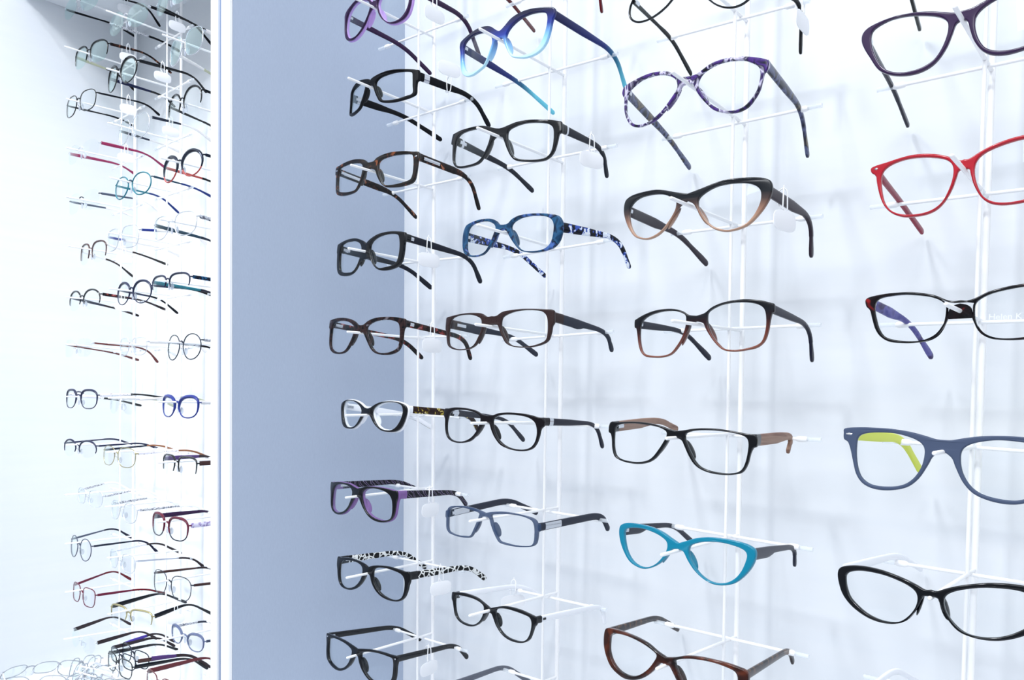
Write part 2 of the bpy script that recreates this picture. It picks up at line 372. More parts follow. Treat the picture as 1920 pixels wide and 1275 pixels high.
"B7":{"P":[-0.5548,-0.0692,-0.2251],"q":[-0.0971,-0.0052,-0.0491],"K":0.62,"O":[[0,24],[86,53],[206,89],[323,100],[449,98],[560,84],[644,70],[668,62],[672,-4],[646,-41],[626,-99],[596,-168],[545,-211],[473,-236],[374,-245],[270,-232],[187,-196],[115,-137],[68,-73],[37,-32],[0,-23]],"I":[[91,-12],[102,28],[168,55],[273,68],[402,66],[501,59],[575,47],[607,13],[611,-48],[592,-124],[555,-181],[496,-213],[410,-223],[308,-219],[227,-196],[156,-147],[110,-82]],"R":[[605,1121,45],[602,1171,-149]],"L":[[-579,1005,60],[-553,1309,-91]],"h":[670,31]},
"C0":{"P":[-0.3378,-0.062,0.3709],"q":[-0.0458,0.1858,-0.0447],"K":0.15,"O":[[0,10],[40,16],[103,-2],[131,48],[180,83],[246,99],[323,95],[403,73],[479,34],[546,-18],[597,-78],[630,-142],[641,-205],[629,-260],[596,-304],[544,-333],[477,-345],[399,-337],[319,-310],[242,-266],[177,-208],[44,-20],[0,-10]],"I":[[618,-160],[621,-219],[601,-270],[559,-307],[499,-326],[426,-326],[347,-306],[270,-268],[203,-214],[152,-151],[123,-85],[120,-23],[143,29],[189,65],[253,82],[328,79],[407,56],[482,16],[545,-37],[592,-97]],"R":[[521,1006,112],[602,1034,-325]],"L":[[-801,953,-88],[-864,1492,-239]],"h":[628,-140]},
"C1":{"P":[-0.3367,-0.0673,0.2781],"q":[0.0437,0.0703,-0.0462],"K":1.16,"O":[[0,30],[70,36],[134,71],[206,109],[306,128],[405,131],[522,114],[627,87],[676,64],[690,15],[673,-22],[658,-37],[651,-88],[638,-165],[604,-239],[551,-304],[467,-335],[367,-328],[271,-295],[199,-236],[122,-153],[74,-83],[49,-42],[0,-29]],"I":[[97,-32],[129,31],[200,74],[291,100],[390,102],[481,90],[554,58],[605,21],[628,-34],[627,-103],[614,-171],[578,-237],[524,-292],[456,-316],[365,-310],[288,-274],[216,-220],[149,-139],[108,-79]],"R":[[637,1006,14],[649,1257,-324]],"L":[[-733,1070,-61],[-752,1619,-198]],"h":[686,33]},
"C2":{"P":[-0.3354,-0.0654,0.1776],"q":[0.0291,0.0279,-0.0492],"K":2.22,"O":[[0,32],[47,43],[134,65],[235,95],[342,116],[481,120],[598,114],[673,92],[699,60],[706,7],[695,-54],[660,-131],[608,-209],[543,-277],[461,-313],[366,-326],[274,-303],[196,-247],[133,-168],[88,-100],[56,-60],[0,-31]],"I":[[106,-74],[111,-20],[174,29],[265,65],[371,78],[484,75],[561,54],[613,12],[626,-51],[614,-121],[579,-199],[525,-263],[451,-299],[373,-311],[291,-290],[224,-249],[162,-180],[124,-122]],"R":[[726,990,-10],[736,1032,-331]],"L":[[-623,1030,-22],[-569,1584,-217]],"h":[706,-6]},
"C3":{"P":[-0.3341,-0.0456,0.0745],"q":[-0.0181,-0.0484,-0.0512],"K":1.26,"O":[[0,26],[78,42],[148,86],[237,114],[343,126],[454,124],[571,103],[659,74],[687,57],[687,-6],[668,-18],[655,-71],[638,-169],[608,-248],[547,-298],[457,-315],[355,-321],[260,-302],[191,-246],[130,-166],[89,-97],[63,-47],[0,-26]],"I":[[104,-3],[118,47],[198,86],[295,103],[399,102],[500,87],[572,58],[611,14],[623,-69],[616,-158],[591,-238],[547,-275],[457,-297],[355,-304],[269,-289],[210,-238],[150,-159],[114,-71]],"R":[[682,821,-15],[668,914,-306]],"L":[[-590,794,51],[-545,1238,-178]],"h":[687,23]},
"C4":{"P":[-0.3329,-0.0791,-0.0274],"q":[0.0302,0.0422,-0.0524],"K":0.82,"O":[[0,28],[64,38],[150,58],[254,72],[366,77],[493,70],[608,58],[690,49],[702,-34],[674,-57],[657,-106],[643,-186],[610,-255],[551,-283],[464,-298],[354,-298],[259,-278],[188,-237],[133,-170],[86,-93],[57,-50],[0,-28]],"I":[[90,-29],[96,13],[162,41],[256,54],[367,59],[476,55],[566,42],[616,20],[634,-22],[634,-91],[624,-170],[600,-234],[550,-268],[462,-281],[362,-279],[267,-259],[205,-217],[150,-141],[115,-81]],"R":[[590,1116,71],[607,1007,-63]],"L":[[-798,1156,110],[-832,1590,34]],"h":[696,9]},
"C5":{"P":[-0.3317,-0.0724,-0.1245],"q":[-0.0518,0.0171,-0.051],"K":1.58,"O":[[0,25],[76,56],[165,93],[271,118],[383,126],[492,124],[589,113],[650,91],[678,60],[678,-5],[649,-83],[595,-162],[525,-227],[438,-259],[346,-265],[258,-236],[175,-183],[109,-113],[69,-55],[47,-36],[0,-26]],"I":[[107,-12],[129,28],[207,63],[311,84],[413,90],[513,79],[584,59],[612,24],[607,-29],[578,-113],[531,-182],[463,-230],[382,-249],[297,-238],[216,-194],[151,-124],[116,-66]],"R":[[546,1095,10],[547,1119,-154]],"L":[[-713,1028,32],[-725,1471,-192]],"h":[678,34]},
"C6":{"P":[-0.3305,-0.091,-0.2201],"q":[-0.0098,0.0414,-0.0545],"K":1.88,"O":[[0,31],[90,57],[184,96],[295,116],[403,122],[507,122],[609,112],[667,100],[694,72],[700,5],[687,-76],[645,-156],[580,-225],[490,-263],[395,-277],[293,-254],[204,-208],[129,-140],[72,-66],[38,-30],[0,-31]],"I":[[89,20],[130,50],[224,79],[334,95],[431,98],[519,89],[588,72],[616,36],[620,-15],[611,-95],[567,-168],[495,-218],[409,-238],[318,-228],[240,-189],[166,-120],[115,-45]],"R":[[559,1251,36],[551,1380,-105]],"L":[[-837,1240,-7],[-898,1817,-239]],"h":[695,55]},
"D1":{"P":[-0.1293,-0.0594,0.2726],"q":[0.0072,0.0246,-0.0494],"K":1.4,"O":[[0,32],[57,36],[112,56],[196,87],[290,112],[385,126],[475,133],[567,128],[646,111],[684,76],[686,20],[659,-46],[613,-125],[559,-214],[508,-264],[437,-304],[354,-329],[267,-335],[190,-316],[131,-271],[82,-193],[54,-111],[35,-49],[0,-29]],"I":[[616,29],[603,81],[543,108],[459,119],[369,109],[273,84],[180,50],[123,17],[90,-22],[83,-66],[90,-124],[116,-200],[159,-264],[226,-299],[304,-309],[385,-299],[462,-266],[520,-213],[569,-131],[602,-48]],"R":[[700,956,9],[715,1497,-125]],"L":[[-700,956,9],[-710,1507,-125]],"h":[679,34]},
"D2":{"P":[-0.1293,-0.0377,0.1754],"q":[-0.0386,0.0086,-0.0554],"K":1.88,"O":[[0,33],[32,33],[96,69],[177,105],[266,129],[358,142],[453,140],[551,131],[644,125],[678,112],[671,77],[634,43],[622,-15],[595,-113],[555,-204],[493,-274],[410,-318],[331,-331],[241,-330],[169,-306],[114,-252],[70,-166],[46,-85],[34,-44],[0,-36]],"I":[[589,3],[580,59],[540,95],[467,115],[380,119],[280,106],[190,83],[124,55],[83,16],[68,-34],[73,-103],[97,-185],[135,-257],[198,-301],[279,-316],[371,-308],[452,-282],[512,-238],[553,-172],[578,-83]],"R":[[647,706,8],[626,1311,-119]],"L":[[-647,706,8],[-627,1262,-121]],"h":[668,97]},
"D3":{"P":[-0.1292,-0.0352,0.0763],"q":[-0.0232,0.0018,-0.0508],"K":1.67,"O":[[0,18],[47,14],[97,29],[170,66],[252,89],[344,106],[438,111],[552,110],[678,90],[681,31],[647,-10],[627,-75],[597,-161],[552,-223],[484,-264],[388,-279],[295,-281],[213,-268],[143,-228],[96,-159],[70,-90],[52,-37],[0,-18]],"I":[[610,7],[599,57],[559,82],[477,90],[390,90],[297,77],[206,57],[140,28],[99,-10],[93,-65],[103,-143],[136,-212],[185,-250],[258,-267],[357,-266],[452,-249],[519,-221],[563,-164],[593,-78]],"R":[[530,691,-19],[449,1040,-266]],"L":[[-530,691,-19],[-449,1040,-266]],"h":[677,56]},
"D4":{"P":[-0.1292,-0.0732,-0.026],"q":[-0.011,0.0268,-0.0436],"K":1.3,"O":[[0,37],[52,40],[129,60],[228,80],[345,91],[450,92],[560,89],[680,74],[690,37],[684,-7],[652,-29],[627,-87],[600,-181],[574,-258],[529,-317],[465,-349],[380,-358],[285,-344],[201,-309],[136,-241],[87,-146],[58,-83],[0,-39]],"I":[[586,-44],[581,4],[555,34],[494,52],[402,60],[313,59],[226,42],[160,17],[120,-21],[112,-81],[127,-165],[170,-245],[230,-297],[308,-322],[405,-330],[475,-318],[532,-278],[565,-210],[582,-124]],"R":[[553,1071,26],[500,1435,-224]],"L":[[-553,1071,26],[-500,1435,-224]],"h":[686,33]},
"D5":{"P":[-0.1291,-0.0946,-0.125],"q":[-0.0577,-0.0403,-0.0596],"K":2.66,"O":[[0,23],[38,19],[92,44],[169,73],[257,97],[348,114],[459,120],[560,110],[639,86],[666,46],[661,-16],[627,-104],[565,-170],[488,-216],[406,-246],[320,-257],[238,-249],[174,-223],[118,-170],[77,-105],[54,-51],[41,-28],[0,-22]],"I":[[598,-5],[594,34],[559,63],[483,82],[394,84],[301,76],[212,55],[141,29],[95,-4],[81,-48],[94,-108],[132,-172],[181,-217],[246,-237],[328,-238],[414,-217],[488,-178],[557,-122],[588,-58]],"R":[[618,1251,101],[612,1893,-86]],"L":[[-618,1251,101],[-613,1821,-65]],"h":[644,74]},
"L1_0":{"P":[-1.7176,-0.0688,0.7835],"q":[0.15,0,-0.05],"K":1.5,"w":54.0,"hh":39.7,"c":[34.4,-5.7],"R":[[893,906,131],[963,1172,-177]],"L":[[-665,1137,235],[-670,1621,184]],"h":[654,42]},
"L1_1":{"P":[-1.7169,-0.0488,0.6869],"q":[0.15,0,-0.05],"K":1.5,"w":53.3,"hh":43.0,"c":[32.7,-2.0],"R":[[878,707,114],[1042,1159,-132]],"L":[[-535,922,86],[-455,1266,-157]],"h":[633,87]},
"L1_2":{"P":[-1.7163,-0.0679,0.5847],"q":[0.09,0,-0.05],"K":1.5,"w":53.3,"hh":41.6,"c":[33.9,-4.5],"R":[[866,947,116],[924,1191,-37]],"L":[[-560,1074,157],[-529,1446,84]],"h":[646,59]},
"L1_3":{"P":[-1.7156,-0.0636,0.4845],"q":[0.09,0,-0.05],"K":1.5,"w":54.2,"hh":38.1,"c":[35.2,-0.9],"R":[[877,904,97],[963,1255,-96]],"L":[[-406,1019,112],[-331,1308,-25]],"h":[663,87]},
"L1_4":{"P":[-1.7149,-0.0619,0.3854],"q":[0.09,0,-0.05],"K":1.5,"w":52.8,"hh":40.9,"c":[34.8,-2.3],"R":[[825,889,129],[880,1165,-21]],"L":[[-538,1012,134],[-500,1333,74]],"h":[652,79]},
"L1_5":{"P":[-1.7143,-0.043,0.2905],"q":[0.03,0,-0.05],"K":1.5,"w":52.6,"hh":42.6,"c":[33.6,-8.5],"R":[[703,759,-50],[747,1247,-152]],"L":[[-656,800,-59],[-616,1152,-302]],"h":[639,22]},
"L1_6":{"P":[-1.7136,-0.0591,0.1897],"q":[0.12,0,-0.05],"K":1.5,"w":53.7,"hh":40.7,"c":[32.8,-6.5],"R":[[787,849,32],[870,1295,-93]],"L":[[-563,1016,-46],[-525,1508,-132]],"h":[637,37]},
"L1_7":{"P":[-1.713,-0.071,0.0984],"q":[0.03,0,-0.05],"K":1.5,"w":54.6,"hh":36.1,"c":[35.7,-13.4],"R":[[883,1034,-46],[929,1258,-304]],"L":[[-648,1083,-108],[-638,1576,-209]],"h":[670,-44]},
"L1_8":{"P":[-1.7123,-0.0648,-0.0095],"q":[0.09,0,-0.05],"K":1.5,"w":54.0,"hh":37.5,"c":[37.3,-9.2],"R":[[767,927,76],[808,1354,28]],"L":[[-588,1055,-45],[-536,1604,-149]],"h":[683,2]},
"L1_9":{"P":[-1.7116,-0.0662,-0.1091],"q":[0.15,0,-0.05],"K":1.5,"w":53.7,"hh":34.2,"c":[33.3,-11.0],"R":[[823,893,61],[900,1260,-72]],"L":[[-522,1095,99],[-469,1560,-71]],"h":[642,-24]},
"L1_10":{"P":[-1.7109,-0.0472,-0.2143],"q":[0.0,0,-0.05],"K":1.5,"w":54.3,"hh":31.9,"c":[35.7,-6.9],"R":[[680,812,152],[687,1262,-43]],"L":[[-680,810,201],[-650,1162,-41]],"h":[668,11]},
"L1_11":{"P":[-1.7102,-0.0626,-0.3162],"q":[0.0,0,-0.05],"K":1.5,"w":46.0,"hh":44.0,"c":[29.4,-8.4],"R":[[844,967,134],[913,1210,-140]],"L":[[-680,964,198],[-650,1317,-45]],"h":[564,26]},
"L1_12":{"P":[-1.7095,-0.0574,-0.4167],"q":[0.0,0,-0.05],"K":1.5,"w":48.8,"hh":37.3,"c":[32.3,-5.2],"R":[[859,916,121],[969,1306,-17]],"L":[[-680,909,262],[-650,1262,20]],"h":[607,41]},
"L1_13":{"P":[-1.7089,-0.0586,-0.5122],"q":[0.0,0,-0.05],"K":1.5,"w":52.1,"hh":36.9,"c":[33.6,-5.8],"R":[[680,925,169],[650,1278,-74]],"L":[[-680,923,208],[-650,1276,-35]],"h":[636,35]},
"L2_0":{"P":[-1.5015,-0.0648,0.6813],"q":[0.15,0,-0.05],"K":1.5,"w":54.8,"hh":42.7,"c":[33.4,3.5],"R":[[780,880,186],[834,1233,-75]],"L":[[-612,1086,277],[-597,1509,238]],"h":[648,141]},
"L2_1":{"P":[-1.5012,-0.0747,0.5899],"q":[0.0,0,-0.05],"K":1.5,"w":54.1,"hh":45.6,"c":[33.9,-9.8],"R":[[631,1088,134],[627,1350,-85]],"L":[[-626,1092,61],[-620,1327,-80]],"h":[649,16]},
"L2_2":{"P":[-1.5009,-0.0535,0.485],"q":[0.03,0,-0.05],"K":1.5,"w":53.9,"hh":44.9,"c":[33.0,2.0],"R":[[676,852,197],[692,1216,48]],"L":[[-672,895,158],[-688,1292,117]],"h":[639,132]},
"L2_3":{"P":[-1.5006,-0.0535,0.3903],"q":[0.12,0,-0.05],"K":1.5,"w":53.2,"hh":41.2,"c":[33.1,-8.2],"R":[[781,794,9],[854,1176,-95]],"L":[[-570,955,59],[-499,1301,-184]],"h":[637,21]},
"L2_4":{"P":[-1.5003,-0.0711,0.2851],"q":[0.06,0,-0.05],"K":1.5,"w":52.9,"hh":40.8,"c":[32.4,-3.3],"R":[[751,1005,211],[782,1251,53]],"L":[[-504,1087,70],[-464,1420,-31]],"h":[629,69]},
"L2_5":{"P":[-1.5,-0.05,0.1897],"q":[0.09,0,-0.05],"K":1.5,"w":54.0,"hh":41.6,"c":[33.0,-6.0],"R":[[753,778,94],[809,1139,41]],"L":[[-601,904,20],[-541,1253,-223]],"h":[640,44]},
"L2_6":{"P":[-1.4997,-0.051,0.0901],"q":[0.0,0,-0.05],"K":1.5,"w":51.8,"hh":32.7,"c":[32.1,-7.0],"R":[[730,854,64],[762,1092,-54]],"L":[[-531,857,21],[-504,1104,-105]],"h":[619,12]},
"L2_7":{"P":[-1.4994,-0.068,-0.0122],"q":[0.0,0,-0.05],"K":1.5,"w":50.5,"hh":37.9,"c":[31.8,-12.0],"R":[[750,1023,90],[794,1337,-21]],"L":[[-694,1027,15],[-722,1358,-106]],"h":[611,-26]},
"L2_8":{"P":[-1.4991,-0.0751,-0.1147],"q":[0.06,0,-0.05],"K":1.5,"w":54.7,"hh":35.9,"c":[33.8,-7.6],"R":[[745,1051,106],[782,1458,-63]],"L":[[-613,1131,134],[-598,1572,-8]],"h":[651,14]},
"L2_9":{"P":[-1.4988,-0.0645,-0.214],"q":[0.0,0,-0.05],"K":1.5,"w":47.8,"hh":35.1,"c":[31.9,-11.7],"R":[[790,990,58],[831,1196,-65]],"L":[[-680,990,69],[-717,1428,-133]],"h":[598,-29]},
"L2_10":{"P":[-1.4985,-0.0668,-0.3082],"q":[0.0,0,-0.05],"K":1.5,"w":46.0,"hh":33.0,"c":[31.7,-10.1],"R":[[756,1016,-4],[793,1243,-204]],"L":[[-680,1012,85],[-728,1527,-186]],"h":[587,-19]},
"L2_11":{"P":[-1.4982,-0.0505,-0.4177],"q":[0.21,0,-0.05],"K":1.5,"w":54.5,"hh":30.0,"c":[33.2,-7.0],"R":[[843,683,185],[980,1138,-96]],"L":[[-341,935,182],[-182,1413,-74]],"h":[645,5]},
"L2_12":{"P":[-1.4979,-0.0645,-0.4983],"q":[0.0,0,-0.05],"K":1.5,"w":46.0,"hh":26.1,"c":[29.7,-3.8],"R":[[680,991,34],[721,1348,-242]],"L":[[-680,989,63],[-650,1342,-180]],"h":[567,27]},
"L2_13":{"P":[-1.4979,-0.0423,-0.4983],"q":[0.0,0,-0.05],"K":1.5,"w":49.5,"hh":30.2,"c":[32.1,-4.0],"R":[[680,770,1],[720,1187,-306]],"L":[[-680,763,144],[-650,1116,-99]],"h":[608,35]},
"L2_14":{"P":[-1.4979,-0.0699,-0.5048],"q":[0.0,0,-0.05],"K":1.5,"w":46.0,"hh":32.7,"c":[29.6,-8.4],"R":[[680,1045,28],[719,1404,-243]],"L":[[-602,1047,7],[-617,1495,-216]],"h":[566,-2]},
"L3_0":{"P":[-1.2848,-0.0831,0.6494],"q":[0.0,0,-0.05],"K":1.5,"w":50.2,"hh":36.0,"c":[31.1,-2.7],"R":[[680,1177,39],[650,1530,-204]],"L":[[-680,1177,39],[-650,1530,-204]],"h":[602,63]},
"L3_1":{"P":[-1.285,-0.0591,0.576],"q":[0.0,0,-0.05],"K":1.5,"w":50.7,"hh":44.6,"c":[31.4,0.9],"R":[[680,937,27],[650,1290,-216]],"L":[[-680,937,27],[-650,1290,-216]],"h":[607,120]},
"L3_2":{"P":[-1.2852,-0.0603,0.4845],"q":[0.0,0,-0.05],"K":1.5,"w":51.2,"hh":45.5,"c":[31.6,-4.2],"R":[[680,950,28],[650,1302,-215]],"L":[[-680,950,28],[-650,1302,-215]],"h":[612,71]},
"L3_3":{"P":[-1.2854,-0.0627,0.3856],"q":[0.06,0,-0.05],"K":1.5,"w":53.5,"hh":42.1,"c":[33.7,-8.7],"R":[[737,931,27],[728,1285,-216]],"L":[[-620,1012,31],[-570,1363,-212]],"h":[644,18]},
"L3_4":{"P":[-1.2856,-0.0755,0.2787],"q":[0.09,0,-0.05],"K":1.5,"w":54.5,"hh":38.9,"c":[36.1,-2.7],"R":[[776,1035,32],[777,1389,-211]],"L":[[-578,1158,38],[-518,1506,-205]],"h":[674,70]},
"L3_5":{"P":[-1.2858,-0.0809,0.1855],"q":[0.06,0,-0.05],"K":1.5,"w":53.1,"hh":28.4,"c":[32.5,-5.2],"R":[[748,1112,36],[739,1466,-207]],"L":[[-609,1194,40],[-559,1544,-203]],"h":[631,19]},
"L3_6":{"P":[-1.286,-0.0564,0.0852],"q":[0.0,0,-0.05],"K":1.5,"w":51.7,"hh":42.8,"c":[32.2,-9.4],"R":[[680,910,26],[650,1263,-217]],"L":[[-680,910,26],[-650,1263,-217]],"h":[621,13]},
"L3_7":{"P":[-1.2862,-0.0628,-0.0149],"q":[0.0,0,-0.05],"K":1.5,"w":54.7,"hh":35.3,"c":[35.0,-10.1],"R":[[680,974,29],[650,1327,-214]],"L":[[-680,974,29],[-650,1327,-214]],"h":[664,-12]},
"L3_8":{"P":[-1.2864,-0.0623,-0.1138],"q":[0.0,0,-0.05],"K":1.5,"w":52.4,"hh":33.0,"c":[33.2,-10.8],"R":[[680,970,29],[650,1322,-214]],"L":[[-680,970,29],[-650,1322,-214]],"h":[634,-25]},
"L3_9":{"P":[-1.2866,-0.0781,-0.2146],"q":[0.0,0,-0.05],"K":1.5,"w":54.8,"hh":37.2,"c":[35.7,-11.5],"R":[[680,1127,36],[650,1480,-206]],"L":[[-680,1127,36],[-650,1480,-206]],"h":[671,-22]},
"L3_10":{"P":[-1.2868,-0.0734,-0.3188],"q":[0.03,0,-0.05],"K":1.5,"w":54.2,"hh":39.7,"c":[35.4,-6.9],"R":[[712,1060,33],[692,1413,-210]],"L":[[-647,1100,35],[-607,1452,-208]],"h":[665,30]},
"L3_11":{"P":[-1.287,-0.0449,-0.4186],"q":[0.0,0,-0.05],"K":1.5,"w":46.0,"hh":28.4,"c":[33.3,-3.8],"R":[[680,795,20],[650,1148,-223]],"L":[[-680,795,20],[-650,1148,-223]],"h":[603,33]},
"L3_12":{"P":[-1.2872,-0.0879,-0.4861],"q":[0.0,0,-0.05],"K":1.5,"w":46.0,"hh":30.9,"c":[31.9,-5.4],"R":[[680,1225,34],[650,1577,-208]],"L":[[-680,1225,41],[-650,1577,-201]],"h":[589,23]},
"B0":{"P":[-0.5579,-0.068,0.478],"q":[0,0,-0.05],"K":1.3,"O":[[0,36],[100,57],[258,82],[437,89],[578,84],[672,83],[693,69],[690,11],[681,-49],[675,-166],[641,-247],[535,-302],[408,-324],[303,-310],[207,-268],[121,-200],[65,-126],[33,-56],[0,-36]],"I":[[90,-22],[135,23],[260,53],[410,62],[538,55],[608,42],[627,-7],[629,-80],[622,-167],[586,-238],[491,-279],[377,-294],[285,-271],[203,-225],[132,-143]],"R":[[519,990,-79],[496,1134,-391]],"L":[[-799,981,100],[-871,1573,-17]],"h":[687,47]},
"B8":{"P":[-0.5544,-0.07,-0.327],"q":[0,0,-0.05],"K":0.62,"O":[[0,24],[86,53],[206,89],[323,100],[449,98],[560,84],[644,70],[668,62],[672,-4],[646,-41],[626,-99],[596,-168],[545,-211],[473,-236],[374,-245],[270,-232],[187,-196],[115,-137],[68,-73],[37,-32],[0,-23]],"I":[[91,-12],[102,28],[168,55],[273,68],[402,66],[501,59],[575,47],[607,13],[611,-48],[592,-124],[555,-181],[496,-213],[410,-223],[308,-219],[227,-196],[156,-147],[110,-82]],"R":[[719,1074,43],[743,1616,-284]],"L":[[-719,1074,43],[-743,1616,-284]],"h":[670,31]},
"D0":{"P":[-0.1294,-0.06,0.372],"q":[0,0,-0.05],"K":1.4,"O":[[0,32],[57,36],[112,56],[196,87],[290,112],[385,126],[475,133],[567,128],[646,111],[684,76],[686,20],[659,-46],[613,-125],[559,-214],[508,-264],[437,-304],[354,-329],[267,-335],[190,-316],[131,-271],[82,-193],[54,-111],[35,-49],[0,-29]],"I":[[616,29],[603,81],[543,108],[459,119],[369,109],[273,84],[180,50],[123,17],[90,-22],[83,-66],[90,-124],[116,-200],[159,-264],[226,-299],[304,-309],[385,-299],[462,-266],[520,-213],[569,-131],[602,-48]],"R":[[658,959,25],[646,1490,-272]],"L":[[-658,959,25],[-646,1490,-272]],"h":[679,34]},
"D6":{"P":[-0.1291,-0.09,-0.236],"q":[0,0,-0.05],"K":2.66,"O":[[0,23],[38,19],[92,44],[169,73],[257,97],[348,114],[459,120],[560,110],[639,86],[666,46],[661,-16],[627,-104],[565,-170],[488,-216],[406,-246],[320,-257],[238,-249],[174,-223],[118,-170],[77,-105],[54,-51],[41,-28],[0,-22]],"I":[[598,-5],[594,34],[559,63],[483,82],[394,84],[301,76],[212,55],[141,29],[95,-4],[81,-48],[94,-108],[132,-172],[181,-217],[246,-237],[328,-238],[414,-217],[488,-178],[557,-122],[588,-58]],"R":[[541,1230,203],[489,1803,-19]],"L":[[-541,1230,203],[-489,1803,-19]],"h":[644,74]}}
